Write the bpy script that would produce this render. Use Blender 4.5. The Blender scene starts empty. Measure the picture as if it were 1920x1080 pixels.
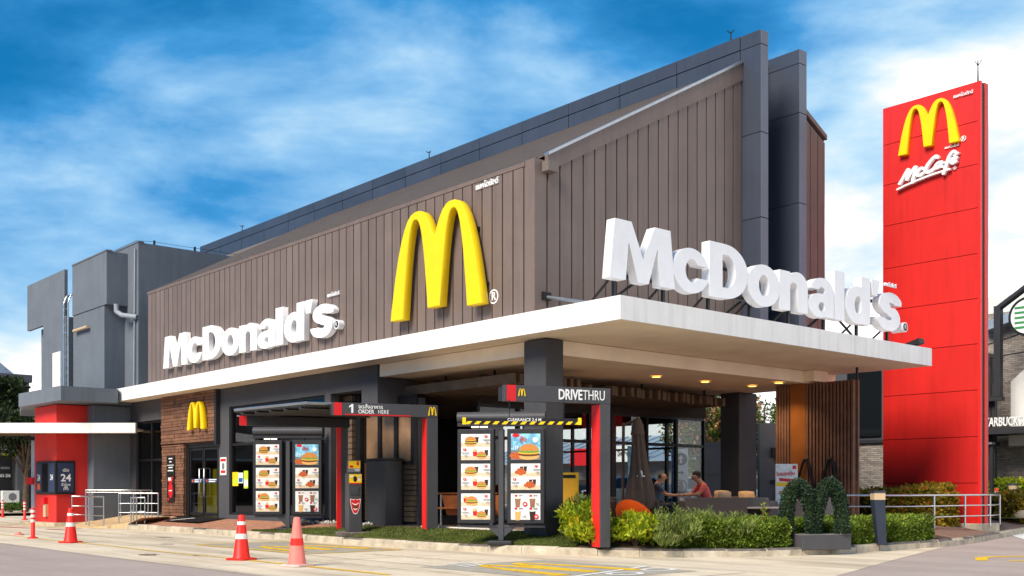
import bpy, math, random
import numpy as np
from mathutils import Matrix, Vector
random.seed(7); RNG = np.random.default_rng(11)
SC = bpy.context.scene
COL = SC.collection
PI = math.pi; R = math.radians

# ------------------------------------------------------------------ camera, sky, sun, exposure
cam_d = bpy.data.cameras.new('camera'); cam = bpy.data.objects.new('camera', cam_d); COL.objects.link(cam)
cam_d.sensor_width = 36; cam_d.lens = 36 * 2021 / 1920
cam_d.shift_y = (919 - 540) / 1920; cam_d.clip_start = .1; cam_d.clip_end = 3000
CAM_RZ = math.atan2(1757, 2021) + 0  # angle from +Y towards -X
cam.location = (0, 0, 1.2); cam.rotation_euler = (R(90), 0, PI / 2 - math.atan2(0.656096, 0.754678))
SC.camera = cam

SUN_EL, SUN_AZ = R(42), R(171)      # azimuth: clockwise from +Y to where the sun stands
sdir = Vector((math.sin(SUN_AZ) * math.cos(SUN_EL), math.cos(SUN_AZ) * math.cos(SUN_EL), math.sin(SUN_EL)))
world = bpy.data.worlds.new('World'); SC.world = world; world.use_nodes = True
def build_world():
    nt = world.node_tree; N = nt.nodes; L = nt.links
    for n in list(N): N.remove(n)
    out = N.new('ShaderNodeOutputWorld'); bg = N.new('ShaderNodeBackground')
    sky = N.new('ShaderNodeTexSky'); sky.sky_type = 'NISHITA'; sky.sun_disc = False
    sky.sun_elevation = SUN_EL; sky.sun_rotation = SUN_AZ; sky.air_density = 1.0; sky.dust_density = .6; sky.ozone_density = 3.0
    tc = N.new('ShaderNodeTexCoord')
    sep = N.new('ShaderNodeSeparateXYZ'); L.new(tc.outputs['Generated'], sep.inputs[0])
    def m(op, a, b=None, c=None):
        n = N.new('ShaderNodeMath'); n.operation = op
        for i, v in enumerate((a, b, c)):
            if v is None: continue
            if isinstance(v, (int, float)): n.inputs[i].default_value = v
            else: L.new(v, n.inputs[i])
        return n.outputs[0]
    z = m('MAXIMUM', sep.outputs[2], 0.0)
    mp = N.new('ShaderNodeMapping'); L.new(tc.outputs['Generated'], mp.inputs[0]); mp.inputs['Rotation'].default_value = (R(8), R(-10), R(20)); mp.inputs['Scale'].default_value = (1.15, 1.15, 3.1)
    n1 = N.new('ShaderNodeTexNoise'); L.new(mp.outputs[0], n1.inputs[0]); n1.inputs['Scale'].default_value = 2.6; n1.inputs['Detail'].default_value = 7; n1.inputs['Roughness'].default_value = .52; n1.inputs['Distortion'].default_value = .35
    n2 = N.new('ShaderNodeTexNoise'); L.new(mp.outputs[0], n2.inputs[0]); n2.inputs['Scale'].default_value = 9; n2.inputs['Detail'].default_value = 6; n2.inputs['Roughness'].default_value = .6
    # cloud deck is thicker towards +y / +x and towards the horizon
    side = m('ADD', m('MULTIPLY', sep.outputs[1], .56), m('MULTIPLY', sep.outputs[0], .29))
    hor = m('MULTIPLY', m('SUBTRACT', 0.25, z), 1.9)
    dens = m('ADD', m('ADD', m('MULTIPLY', n1.outputs[0], 1.5), m('MULTIPLY', n2.outputs[0], .30)), m('ADD', side, hor))
    mr = N.new('ShaderNodeMapRange'); L.new(dens, mr.inputs[0])
    mr.inputs[1].default_value = .49; mr.inputs[2].default_value = 1.27; mr.inputs[3].default_value = 0; mr.inputs[4].default_value = 1
    cr = N.new('ShaderNodeValToRGB'); L.new(mr.outputs[0], cr.inputs[0])
    cr.color_ramp.elements[0].position = 0; cr.color_ramp.elements[0].color = (.003, .095, .26, 1)
    cr.color_ramp.elements[1].position = 1; cr.color_ramp.elements[1].color = (.90, .89, .88, 1)
    for p_, c_ in ((.28, (.03, .165, .36, 1)), (.52, (.14, .285, .45, 1)), (.72, (.29, .41, .50, 1)), (.86, (.47, .50, .53, 1))):
        e = cr.color_ramp.elements.new(p_); e.color = c_
    skm = N.new('ShaderNodeMix'); skm.data_type = 'RGBA'; skm.blend_type = 'MULTIPLY'; skm.inputs[0].default_value = 1
    L.new(sky.outputs[0], skm.inputs[6]); skm.inputs[7].default_value = (.04, .45, .62, 1)
    mix = N.new('ShaderNodeMix'); mix.data_type = 'RGBA'
    L.new(m('MINIMUM', m('ADD', m('MULTIPLY', mr.outputs[0], 2.5), .35), 1.0), mix.inputs[0]); L.new(skm.outputs[2], mix.inputs[6])
    cs = N.new('ShaderNodeVectorMath'); cs.operation = 'SCALE'; L.new(cr.outputs[0], cs.inputs[0]); cs.inputs['Scale'].default_value = 10; L.new(cs.outputs[0], mix.inputs[7])
    L.new(mix.outputs[2], bg.inputs[0]); bg.inputs[1].default_value = .1
    L.new(bg.outputs[0], out.inputs[0])
build_world()
sun_d = bpy.data.lights.new('sun', 'SUN'); sun = bpy.data.objects.new('sun', sun_d); COL.objects.link(sun)
sun_d.energy = 2.75; sun_d.angle = R(28); sun_d.color = (1, .89, .74)
sun.rotation_euler = sdir.to_track_quat('Z', 'Y').to_euler(); sun.location = (0, 0, 60)
vs = SC.view_settings; vs.view_transform = 'Standard'; vs.look = 'None'; vs.gamma = 1; vs.exposure = 1.0; vs.use_curve_mapping = False
SC.cycles.max_bounces = 8; SC.cycles.transparent_max_bounces = 16; SC.cycles.use_denoising = True
SC.cycles.caustics_reflective = False; SC.cycles.caustics_refractive = False

# ------------------------------------------------------------------ materials
def lin(c): return tuple((v / 255 / 12.92) if v / 255 <= .04045 else ((v / 255 + .055) / 1.055) ** 2.4 for v in c)
MATS = {}
def pm(name, rgb, rough=.6, metal=0., var=.14, scale=2.5, bump=0., bscale=60., streak=0., spec=.4, coat=0., emit=None, estr=0., island=0., rgb2=None, orand=0.):
    if name in MATS: return MATS[name]
    mt = bpy.data.materials.new(name); mt.use_nodes = True; nt = mt.node_tree; N = nt.nodes; L = nt.links
    b = N['Principled BSDF']; base = lin(rgb)
    b.inputs['Roughness'].default_value = rough; b.inputs['Metallic'].default_value = metal
    b.inputs['Specular IOR Level'].default_value = spec
    if coat: b.inputs['Coat Weight'].default_value = coat; b.inputs['Coat Roughness'].default_value = .15
    geo = N.new('ShaderNodeNewGeometry')
    col = None
    def mixc(fac, a, bb, typ='MIX'):
        n = N.new('ShaderNodeMix'); n.data_type = 'RGBA'; n.blend_type = typ
        for i, v in ((0, fac), (6, a), (7, bb)):
            if hasattr(v, 'links'): L.new(v, n.inputs[i])
            elif isinstance(v, (int, float)): n.inputs[i].default_value = v
            else: n.inputs[i].default_value = (*v, 1)
        return n.outputs[2]
    col = base
    if var or streak:
        n1 = N.new('ShaderNodeTexNoise'); L.new(geo.outputs['Position'], n1.inputs[0]); n1.inputs['Scale'].default_value = scale; n1.inputs['Detail'].default_value = 6; n1.inputs['Roughness'].default_value = .62
        mr = N.new('ShaderNodeMapRange'); L.new(n1.outputs[0], mr.inputs[0]); mr.inputs[1].default_value = .3; mr.inputs[2].default_value = .7
        dark = tuple(v * (1 - var * 1.3) for v in base); lite = tuple(min(1, v * (1 + var)) for v in (lin(rgb2) if rgb2 else base))
        col = mixc(mr.outputs[0], dark, lite)
    if streak:
        mp = N.new('ShaderNodeMapping'); L.new(geo.outputs['Position'], mp.inputs[0]); mp.inputs['Scale'].default_value = (5, 5, .35)
        n2 = N.new('ShaderNodeTexNoise'); L.new(mp.outputs[0], n2.inputs[0]); n2.inputs['Scale'].default_value = 1.3; n2.inputs['Detail'].default_value = 5
        mr2 = N.new('ShaderNodeMapRange'); L.new(n2.outputs[0], mr2.inputs[0]); mr2.inputs[1].default_value = .48; mr2.inputs[2].default_value = .75; mr2.inputs[4].default_value = streak
        col = mixc(mr2.outputs[0], col, tuple(v * .45 for v in base))
    if orand:
        oi = N.new('ShaderNodeObjectInfo'); mro = N.new('ShaderNodeMapRange'); L.new(oi.outputs['Random'], mro.inputs[0]); mro.inputs[3].default_value = 1 - orand; mro.inputs[4].default_value = 1 + orand
        hs0 = N.new('ShaderNodeHueSaturation'); L.new(mro.outputs[0], hs0.inputs['Value'])
        if hasattr(col, 'links'): L.new(col, hs0.inputs['Color'])
        else: hs0.inputs['Color'].default_value = (*col, 1)
        col = hs0.outputs[0]
    if island:
        mri = N.new('ShaderNodeMapRange'); L.new(geo.outputs['Random Per Island'], mri.inputs[0]); mri.inputs[3].default_value = 1 - island; mri.inputs[4].default_value = 1 + island
        hs = N.new('ShaderNodeHueSaturation'); L.new(mri.outputs[0], hs.inputs['Value'])
        if hasattr(col, 'links'): L.new(col, hs.inputs['Color'])
        else: hs.inputs['Color'].default_value = (*col, 1)
        col = hs.outputs[0]
    if hasattr(col, 'links'): L.new(col, b.inputs['Base Color'])
    else: b.inputs['Base Color'].default_value = (*col, 1)
    if bump:
        n3 = N.new('ShaderNodeTexNoise'); L.new(geo.outputs['Position'], n3.inputs[0]); n3.inputs['Scale'].default_value = bscale; n3.inputs['Detail'].default_value = 4
        bp = N.new('ShaderNodeBump'); bp.inputs['Strength'].default_value = bump; bp.inputs['Distance'].default_value = .02
        L.new(n3.outputs[0], bp.inputs['Height']); L.new(bp.outputs[0], b.inputs['Normal'])
    if emit:
        b.inputs['Emission Color'].default_value = (*lin(emit), 1); b.inputs['Emission Strength'].default_value = estr
    MATS[name] = mt; return mt
def glass(name, tint=(.75, .8, .8), refl=1.0):
    mt = bpy.data.materials.new(name); mt.use_nodes = True; nt = mt.node_tree; N = nt.nodes; L = nt.links
    for n in list(N): N.remove(n)
    o = N.new('ShaderNodeOutputMaterial'); t = N.new('ShaderNodeBsdfTransparent'); g = N.new('ShaderNodeBsdfGlossy'); mx = N.new('ShaderNodeMixShader'); f = N.new('ShaderNodeFresnel')
    f.inputs[0].default_value = 1.5; t.inputs[0].default_value = (*tint, 1); g.inputs['Roughness'].default_value = .02; g.inputs[0].default_value = (.95, .97, 1, 1)
    mu = N.new('ShaderNodeMath'); mu.operation = 'MULTIPLY'; mu.inputs[1].default_value = refl; L.new(f.outputs[0], mu.inputs[0])
    ge = N.new('ShaderNodeNewGeometry'); bf = N.new('ShaderNodeMath'); bf.operation = 'SUBTRACT'; bf.inputs[0].default_value = 1; L.new(ge.outputs['Backfacing'], bf.inputs[1]); m2 = N.new('ShaderNodeMath'); m2.operation = 'MULTIPLY'; L.new(mu.outputs[0], m2.inputs[0]); L.new(bf.outputs[0], m2.inputs[1])
    L.new(m2.outputs[0], mx.inputs[0]); L.new(t.outputs[0], mx.inputs[1]); L.new(g.outputs[0], mx.inputs[2]); L.new(mx.outputs[0], o.inputs[0])
    MATS[name] = mt; return mt
def brickmat(name, c1, c2, mortar, sx, sz, vertical='y', rough=.85, msize=.02, bump=.5):
    """brick/tile pattern; vertical: which world axis the wall faces ('y','x') or 'z' for floors"""
    mt = bpy.data.materials.new(name); mt.use_nodes = True; nt = mt.node_tree; N = nt.nodes; L = nt.links; b = N['Principled BSDF']
    geo = N.new('ShaderNodeNewGeometry'); sp = N.new('ShaderNodeSeparateXYZ'); L.new(geo.outputs['Position'], sp.inputs[0]); cb = N.new('ShaderNodeCombineXYZ')
    a, c = {'y': (0, 2), 'x': (1, 2), 'z': (0, 1)}[vertical]
    L.new(sp.outputs[a], cb.inputs[0]); L.new(sp.outputs[c], cb.inputs[1])
    br = N.new('ShaderNodeTexBrick'); L.new(cb.outputs[0], br.inputs[0]); br.inputs['Scale'].default_value = 1
    br.inputs['Brick Width'].default_value = sx; br.inputs['Row Height'].default_value = sz; br.inputs['Mortar Size'].default_value = msize
    br.inputs[1].default_value = (*lin(c1), 1); br.inputs[2].default_value = (*lin(c2), 1); br.inputs[3].default_value = (*lin(mortar), 1)
    nz = N.new('ShaderNodeTexNoise'); L.new(geo.outputs['Position'], nz.inputs[0]); nz.inputs['Scale'].default_value = 6; nz.inputs['Detail'].default_value = 6
    mx = N.new('ShaderNodeMix'); mx.data_type = 'RGBA'; mx.blend_type = 'MULTIPLY'; mx.inputs[0].default_value = .6
    mr = N.new('ShaderNodeMapRange'); L.new(nz.outputs[0], mr.inputs[0]); mr.inputs[3].default_value = .5; mr.inputs[4].default_value = 1.3
    L.new(br.outputs[0], mx.inputs[6]); L.new(mr.outputs[0], mx.inputs[7]); L.new(mx.outputs[2], b.inputs['Base Color'])
    b.inputs['Roughness'].default_value = rough
    bp = N.new('ShaderNodeBump'); bp.inputs['Strength'].default_value = bump; bp.inputs['Distance'].default_value = .02; bp.invert = True
    L.new(br.outputs['Fac'], bp.inputs['Height']); L.new(bp.outputs[0], b.inputs['Normal'])
    MATS[name] = mt; return mt

def ground_mats():
    # sun-bleached concrete with joints, tyre marks and stains; pale worn asphalt
    for name, c, c2, sc in (('concrete', (216, 199, 174), (238, 222, 197), .55), ('asphalt', (172, 156, 148), (186, 170, 161), .7)):
        mt = bpy.data.materials.new(name); mt.use_nodes = True; nt = mt.node_tree; N = nt.nodes; L = nt.links; b = N['Principled BSDF']
        geo = N.new('ShaderNodeNewGeometry')
        def noise(s, d, r, v=None):
            n = N.new('ShaderNodeTexNoise'); L.new(v or geo.outputs['Position'], n.inputs[0]); n.inputs['Scale'].default_value = s; n.inputs['Detail'].default_value = d; n.inputs['Roughness'].default_value = r; return n.outputs[0]
        def rng(v, a, bb, c0, c1):
            n = N.new('ShaderNodeMapRange'); L.new(v, n.inputs[0]); n.inputs[1].default_value = a; n.inputs[2].default_value = bb; n.inputs[3].default_value = c0; n.inputs[4].default_value = c1; return n.outputs[0]
        def mixc(f, a, bb, t='MIX'):
            n = N.new('ShaderNodeMix'); n.data_type = 'RGBA'; n.blend_type = t
            for i, v in ((0, f), (6, a), (7, bb)):
                if hasattr(v, 'links'): L.new(v, n.inputs[i])
                elif isinstance(v, (int, float)): n.inputs[i].default_value = v
                else: n.inputs[i].default_value = (*v, 1)
            return n.outputs[2]
        col = mixc(rng(noise(sc, 8, .65), .3, .7, 0, 1), lin(c), lin(c2))
        mp = N.new('ShaderNodeMapping'); L.new(geo.outputs['Position'], mp.inputs[0]); mp.inputs['Scale'].default_value = (.13, 1.1, 1)
        col = mixc(rng(noise(1.1, 6, .6, mp.outputs[0]), .46, .70, 0, .75 if name == 'concrete' else .35), col, lin((150, 136, 116) if name == 'concrete' else (138, 126, 120)))
        col = mixc(rng(noise(3.2, 5, .7), .58, .74, 0, .6), col, lin((158, 140, 116) if name == 'concrete' else (146, 133, 126)))
        fine = noise(240 if name == 'asphalt' else 120, 2, .6)
        col = mixc(rng(fine, .35, .65, .0, .35), col, tuple(v * .6 for v in lin(c)))
        L.new(col, b.inputs['Base Color']); b.inputs['Roughness'].default_value = .9; b.inputs['Specular IOR Level'].default_value = .25
        bp = N.new('ShaderNodeBump'); bp.inputs['Strength'].default_value = .35; bp.inputs['Distance'].default_value = .01
        L.new(fine, bp.inputs['Height']); L.new(bp.outputs[0], b.inputs['Normal']); MATS[name] = mt
ground_mats()
def leafmat(name, c1, c2, c3=None, transl=.35):
    mt = bpy.data.materials.new(name); mt.use_nodes = True; nt = mt.node_tree; N = nt.nodes; L = nt.links
    b = N['Principled BSDF']; out = N['Material Output']; geo = N.new('ShaderNodeNewGeometry')
    cr = N.new('ShaderNodeValToRGB'); L.new(geo.outputs['Random Per Island'], cr.inputs[0])
    cr.color_ramp.elements[0].color = (*lin(c1), 1); cr.color_ramp.elements[1].color = (*lin(c2), 1)
    if c3: e = cr.color_ramp.elements.new(.9); e.color = (*lin(c2), 1); cr.color_ramp.elements[-1].color = (*lin(c3), 1)
    nz = N.new('ShaderNodeTexNoise'); L.new(geo.outputs['Position'], nz.inputs[0]); nz.inputs['Scale'].default_value = 2.2; nz.inputs['Detail'].default_value = 3
    mr = N.new('ShaderNodeMapRange'); L.new(nz.outputs[0], mr.inputs[0]); mr.inputs[1].default_value = .3; mr.inputs[2].default_value = .7; mr.inputs[3].default_value = .6; mr.inputs[4].default_value = 1.25
    mx = N.new('ShaderNodeMix'); mx.data_type = 'RGBA'; mx.blend_type = 'MULTIPLY'; mx.inputs[0].default_value = 1; L.new(cr.outputs[0], mx.inputs[6]); L.new(mr.outputs[0], mx.inputs[7])
    L.new(mx.outputs[2], b.inputs['Base Color']); b.inputs['Roughness'].default_value = .55; b.inputs['Specular IOR Level'].default_value = .3
    tr = N.new('ShaderNodeBsdfTranslucent'); L.new(mx.outputs[2], tr.inputs[0]); ms = N.new('ShaderNodeMixShader'); ms.inputs[0].default_value = transl
    L.new(b.outputs[0], ms.inputs[1]); L.new(tr.outputs[0], ms.inputs[2]); L.new(ms.outputs[0], out.inputs[0])
    MATS[name] = mt; return mt

pm('brown_metal', (119, 103, 95), .5, .0, .07, 1.2, streak=.30, spec=.45, orand=.07)
pm('brown_roof', (120, 108, 100), .5, 0, .1, 1.5, streak=.15)
pm('seam_dark', (38, 32, 29), .8)
pm('slate_metal', (62, 68, 82), .38, .0, .10, .9, streak=.2, spec=.5, orand=.08)
pm('slate_edge', (92, 100, 116), .4, 0, .1, .9)
pm('annex_grey', (106, 113, 122), .85, 0, .10, .8, streak=.25, bump=.1, bscale=40)
pm('dark_wall', (76, 75, 78), .8, 0, .08, 1.2, streak=.12, bump=.08)
pm('column_grey', (70, 70, 74), .75, 0, .12, 1.5, streak=.15)
pm('white_fascia', (240, 237, 232), .55, 0, .05, 1.3, streak=.30, orand=.025)
pm('soffit', (248, 230, 207), .8, 0, .09, 1.0)
pm('white_letter', (243, 243, 244), .35, 0, .03, 3, streak=.05)
pm('arch_yellow', (255, 212, 0), .35, 0, .04, 3, spec=.5)
pm('arch_gold', (240, 178, 20), .4, 0, .04)
pm('pylon_red', (212, 36, 31), .42, 0, .07, 1.0, streak=.28, spec=.45, orand=.05)
pm('red_wall', (216, 46, 40), .6, 0, .07, 1.2)
pm('red_paint', (232, 36, 34), .4, 0, .06, 3)
pm('black_paint', (42, 42, 46), .5, 0, .1, 3)
pm('gate_grey', (68, 68, 72), .5, 0, .1, 2.5)
pm('black', (22, 22, 24), .5, 0, .1)
pm('frame_black', (26, 25, 26), .45, 0, .1)
pm('steel', (205, 205, 205), .28, 1., .08, 6)
pm('galv', (170, 174, 180), .4, .8, .1, 4)
pm('pipe_grey', (150, 156, 165), .6)
pm('wood_plank', (122, 84, 62), .7, 0, .32, 5, island=.28, bump=.2, bscale=30)
pm('wood_slat', (122, 86, 68), .65, 0, .22, 4, island=.15)
pm('wood_dark', (72, 52, 42), .65, 0, .2, 4)
pm('slat_brown', (104, 86, 70), .7, 0, .2, 3)
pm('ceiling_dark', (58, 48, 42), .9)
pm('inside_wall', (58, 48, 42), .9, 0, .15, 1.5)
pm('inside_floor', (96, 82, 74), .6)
pm('pane_brown', (150, 118, 90), .25, 0, .25, 1.8, spec=.5)
pm('orange_panel', (150, 88, 34), .5, 0, .15, 2)
pm('orange', (238, 92, 20), .4)
pm('yellow_paint', (244, 186, 30), .8, 0, .3, 6)
pm('faded_yellow', (232, 188, 96), .9, 0, .4, 5)
pm('white_paint', (232, 228, 222), .7, 0, .15, 6)
pm('white_print', (238, 238, 236), .5, 0, 0)
pm('black_print', (24, 24, 26), .5, 0, 0)
pm('red_print', (214, 24, 30), .5, 0, 0)
pm('yellow_print', (250, 206, 10), .45, 0, 0)
pm('blue_print', (30, 96, 170), .5, 0, 0)
pm('sky_print', (60, 150, 210), .5, 0, .3, 9, rgb2=(150, 210, 240))
pm('navy_print', (42, 56, 86), .5, 0, 0)
pm('grey_print', (120, 122, 126), .5, 0, 0)
pm('green_print', (60, 140, 80), .5, 0, 0)
pm('lime_print', (190, 214, 40), .5, 0, 0)
pm('bun', (206, 134, 62), .6, 0, .22, 60)
pm('bun_light', (226, 172, 100), .6, 0, .2, 60)
pm('patty', (104, 58, 34), .7, 0, .25, 70)
pm('fried', (196, 92, 40), .7, 0, .35, 45)
pm('lettuce', (120, 158, 62), .7, 0, .3, 50)
pm('cheese', (244, 182, 50), .6, 0, .1)
pm('cola', (58, 34, 28), .4, 0, .1)
pm('coffee', (150, 108, 80), .5, 0, .1)
pm('paper', (226, 226, 222), .5, 0, .10, 14, rgb2=(240, 240, 236))
pm('paper_sand', (222, 200, 170), .6, 0, .12, 14)
pm('turf_base', (92, 100, 46), .95, 0, .2, 4)
pm('soil', (84, 66, 50), .95, 0, .3, 6)
pm('cone_red', (244, 42, 30), .45, 0, .05, 6)
pm('cone_faded', (232, 128, 116), .6, 0, .12, 6)
pm('cone_base_pale', (226, 196, 186), .7, 0, .15, 6)
pm('reflective', (236, 228, 218), .3, .0, .1, 12)
pm('kerb_stone', (190, 176, 154), .9, 0, .28, 3.5, bump=.5, bscale=25, streak=.2)
pm('kerb_mortar', (206, 194, 174), .95, 0, .2, 6)
pm('kerb_dark', (108, 100, 94), .9, 0, .5, 5, bump=.5, bscale=25)
pm('rattan', (96, 82, 75), .75, 0, .12, 30, bump=.6, bscale=110)
pm('rattan_pale', (112, 104, 100), .75, 0, .12, 30, bump=.6, bscale=110)
pm('cushion', (206, 170, 132), .9, 0, .12, 8, bump=.2)
pm('seat_pad', (188, 158, 128), .9, 0, .1, 8)
pm('umbrella_cloth', (98, 82, 72), .85, 0, .12, 6, bump=.15, bscale=40)
pm('table_top', (176, 160, 148), .5, 0, .1, 4)
pm('wood_table', (176, 98, 44), .5, 0, .2, 5)
pm('bollard_navy', (46, 54, 70), .55, 0, .12, 4)
pm('lamp_lens', (206, 178, 140), .4, 0, .05)
pm('lamp_on', (255, 214, 120), .4, 0, 0, emit=(255, 196, 90), estr=3)
pm('tube_on', (255, 240, 214), .4, 0, 0, emit=(255, 236, 210), estr=1.2)
pm('skin', (196, 140, 108), .6, 0, .05)
pm('shirt_grey', (78, 88, 100), .85, 0, .1, 20)
pm('shirt_coral', (226, 104, 100), .85, 0, .08, 20)
pm('trousers', (48, 48, 56), .85)
pm('hair', (26, 22, 22), .7)
pm('hair_grey', (72, 62, 56), .7)
pm('tyre', (26, 26, 28), .85)
pm('car_silver', (196, 200, 204), .25, .4, .02, coat=.5)
pm('car_dark', (40, 44, 52), .25, .3, .02, coat=.5)
pm('car_glass', (24, 28, 32), .08, 0, 0, spec=.6)
pm('stucco_white', (226, 224, 220), .85, 0, .06, 1.5)
pm('stucco_grey', (112, 108, 106), .85, 0, .1, 1.5)
pm('panel_slate', (82, 84, 90), .5, 0, .12, 1.2)
pm('steel_black', (48, 48, 52), .5, 0, .1, 2)
pm('roof_metal_blue', (150, 166, 184), .45, .2, .14, 2.5)
pm('trunk', (96, 78, 62), .9, 0, .3, 6, bump=.4, bscale=25)
pm('stone_white', (224, 220, 212), .9, 0, .15, 12)
pm('bin_yellow', (236, 186, 30), .5)
pm('cabinet_green', (126, 140, 22), .6, 0, .25, 2, rgb2=(190, 170, 20), emit=(150, 140, 16), estr=.3)  # emission is added so the cabinet shows through the tinted door glass
brickmat('brick_paving', (176, 112, 84), (192, 136, 106), (150, 120, 98), .2, .1, 'z', msize=.008)
brickmat('deck_paving', (128, 98, 80), (142, 110, 92), (96, 78, 66), .6, .15, 'z', msize=.006)
brickmat('ramp_paving', (214, 178, 130), (222, 190, 146), (196, 162, 120), .3, .3, 'z', msize=.006)
brickmat('stone_cladding', (186, 174, 162), (142, 132, 124), (104, 97, 92), .26, .07, 'y', msize=.006, bump=.9)
brickmat('stone_cladding_x', (168, 156, 144), (126, 116, 108), (92, 86, 80), .26, .07, 'x', msize=.006, bump=.9)
leafmat('leaf_hedge', (76, 100, 30), (140, 162, 56), (196, 204, 90))
leafmat('leaf_feather', (88, 108, 50), (148, 162, 78), (186, 170, 136))
leafmat('leaf_bright', (112, 142, 26), (194, 204, 44), (236, 216, 50))
leafmat('leaf_yellow', (196, 184, 30), (240, 208, 40), (250, 230, 90))
leafmat('leaf_fire', (98, 112, 34), (200, 164, 48), (226, 112, 50))
leafmat('leaf_topiary', (34, 52, 38), (58, 82, 56), (92, 92, 96), .1)
leafmat('leaf_tree', (44, 70, 24), (98, 128, 42), (140, 160, 60))
leafmat('leaf_dark', (24, 36, 20), (56, 74, 36), (84, 102, 48))
leafmat('leaf_blossom', (216, 150, 110), (240, 184, 140), (120, 140, 60))
leafmat('leaf_turf', (84, 96, 36), (116, 126, 58), (128, 136, 74), .2)
glass('glass_clear', (.80, .84, .84), 1.0)
glass('glass_dark', (.62, .62, .63), .9)
glass('glass_case', (.93, .95, .95), .6)

# ------------------------------------------------------------------ builders
def link(o, parent=None):
    COL.objects.link(o)
    if parent is not None: o.parent = parent
    return o
def tag(o, label=None, cat=None, group=None, kind=None):
    if label: o['label'] = label
    if cat: o['category'] = cat
    if group: o['group'] = group
    if kind: o['kind'] = kind
    return o
def thing(name, label, cat, loc=(0, 0, 0), rz=0, group=None):
    o = bpy.data.objects.new(name, None); o.empty_display_size = .2; COL.objects.link(o)
    o.location = loc; o.rotation_euler = (0, 0, rz); return tag(o, label, cat, group)
class MB:
    def __init__(s): s.v = []; s.f = []; s.mi = []; s.mats = []; s.sm = []
    def mat(s, m):
        if m not in s.mats: s.mats.append(m)
        return s.mats.index(m)
    def add(s, vs, fs, m=None, smooth=False):
        k = len(s.v); s.v += [tuple(v) for v in vs]
        i = s.mat(m) if m else 0
        for f in fs: s.f.append(tuple(a + k for a in f)); s.mi.append(i); s.sm.append(smooth)
        return s
    def box(s, x0, x1, y0, y1, z0, z1, m=None):
        if x0 > x1: x0, x1 = x1, x0
        if y0 > y1: y0, y1 = y1, y0
        if z0 > z1: z0, z1 = z1, z0
        vs = [(x, y, z) for z in (z0, z1) for y in (y0, y1) for x in (x0, x1)]
        return s.add(vs, [(0, 2, 3, 1), (4, 5, 7, 6), (0, 1, 5, 4), (2, 6, 7, 3), (0, 4, 6, 2), (1, 3, 7, 5)], m)
    def bbox(s, x0, x1, y0, y1, z0, z1, b=.02, m=None):
        """box with chamfered vertical and top edges"""
        def ring(i, z): return [(x0 + i + b, y0 + i, z), (x1 - i - b, y0 + i, z), (x1 - i, y0 + i + b, z), (x1 - i, y1 - i - b, z), (x1 - i - b, y1 - i, z), (x0 + i + b, y1 - i, z), (x0 + i, y1 - i - b, z), (x0 + i, y0 + i + b, z)]
        rs = [ring(b * .7, z0), ring(0, z0 + b), ring(0, z1 - b), ring(b * .7, z1)]
        vs = sum(rs, []); fs = []
        for k in range(3):
            for j in range(8): fs.append((k * 8 + j, k * 8 + (j + 1) % 8, k * 8 + 8 + (j + 1) % 8, k * 8 + 8 + j))
        fs += [tuple(range(7, -1, -1)), tuple(range(24, 32))]
        return s.add(vs, fs, m)
    def prism(s, poly, a0, a1, axis='y', m=None):
        """polygon in the plane normal to axis, extruded a0..a1. y: poly=(x,z); x: poly=(y,z); z: poly=(x,y)"""
        n = len(poly)
        def P(p, a): return {'y': (p[0], a, p[1]), 'x': (a, p[0], p[1]), 'z': (p[0], p[1], a)}[axis]
        vs = [P(p, a0) for p in poly] + [P(p, a1) for p in poly]
        return s.add(vs, [tuple(range(n)), tuple(range(2 * n - 1, n - 1, -1))] + [(i, i + n, (i + 1) % n + n, (i + 1) % n) for i in range(n)], m)
    def tube(s, pts, r, n=8, m=None, cap=True, smooth=True):
        pts = [Vector(p) for p in pts]; rs = r if isinstance(r, (list, tuple)) else [r] * len(pts)
        k0 = len(s.v); vs = []; fs = []; up = None
        for i, p in enumerate(pts):
            t = (pts[min(i + 1, len(pts) - 1)] - pts[max(i - 1, 0)]).normalized()
            if up is None:
                up = Vector((0, 0, 1)) if abs(t.z) < .9 else Vector((1, 0, 0))
            a = t.cross(up).normalized(); up = a.cross(t).normalized()
            for j in range(n):
                q = 2 * PI * j / n; vs.append(p + (a * math.cos(q) + up * math.sin(q)) * rs[i])
        for i in range(len(pts) - 1):
            for j in range(n): fs.append((i * n + j, i * n + (j + 1) % n, (i + 1) * n + (j + 1) % n, (i + 1) * n + j))
        s.add(vs, fs, m, smooth)
        if cap: s.add([vs[j] for j in range(n)], [tuple(range(n - 1, -1, -1))], m); s.add(vs[-n:], [tuple(range(n))], m)
        return s
    def lathe(s, prof, c=(0, 0), n=16, m=None, smooth=True):
        vs = [(c[0] + r * math.cos(2 * PI * j / n), c[1] + r * math.sin(2 * PI * j / n), z) for r, z in prof for j in range(n)]
        fs = [(i * n + j, i * n + (j + 1) % n, (i + 1) * n + (j + 1) % n, (i + 1) * n + j) for i in range(len(prof) - 1) for j in range(n)]
        return s.add(vs, fs, m, smooth)
    def bar(s, p, q, w=.04, m=None): return s.tube([p, q], w / 2 * 1.2, 4, m, True, False)
    def mesh(s, name, material=None):
        me = bpy.data.meshes.new(name); me.from_pydata(s.v, [], s.f)
        ms = s.mats if s.mats else [material]
        for q in ms: me.materials.append(MATS[q] if isinstance(q, str) else q)
        if len(ms) > 1: me.polygons.foreach_set('material_index', s.mi)
        if any(s.sm): me.polygons.foreach_set('use_smooth', s.sm)
        me.update(); return me
    def build(s, name, material=None, parent=None, loc=None, rz=0):
        o = bpy.data.objects.new(name, s.mesh(name, material)); link(o, parent)
        if loc is not None: o.location = loc
        if rz: o.rotation_euler[2] = rz
        return o
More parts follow.
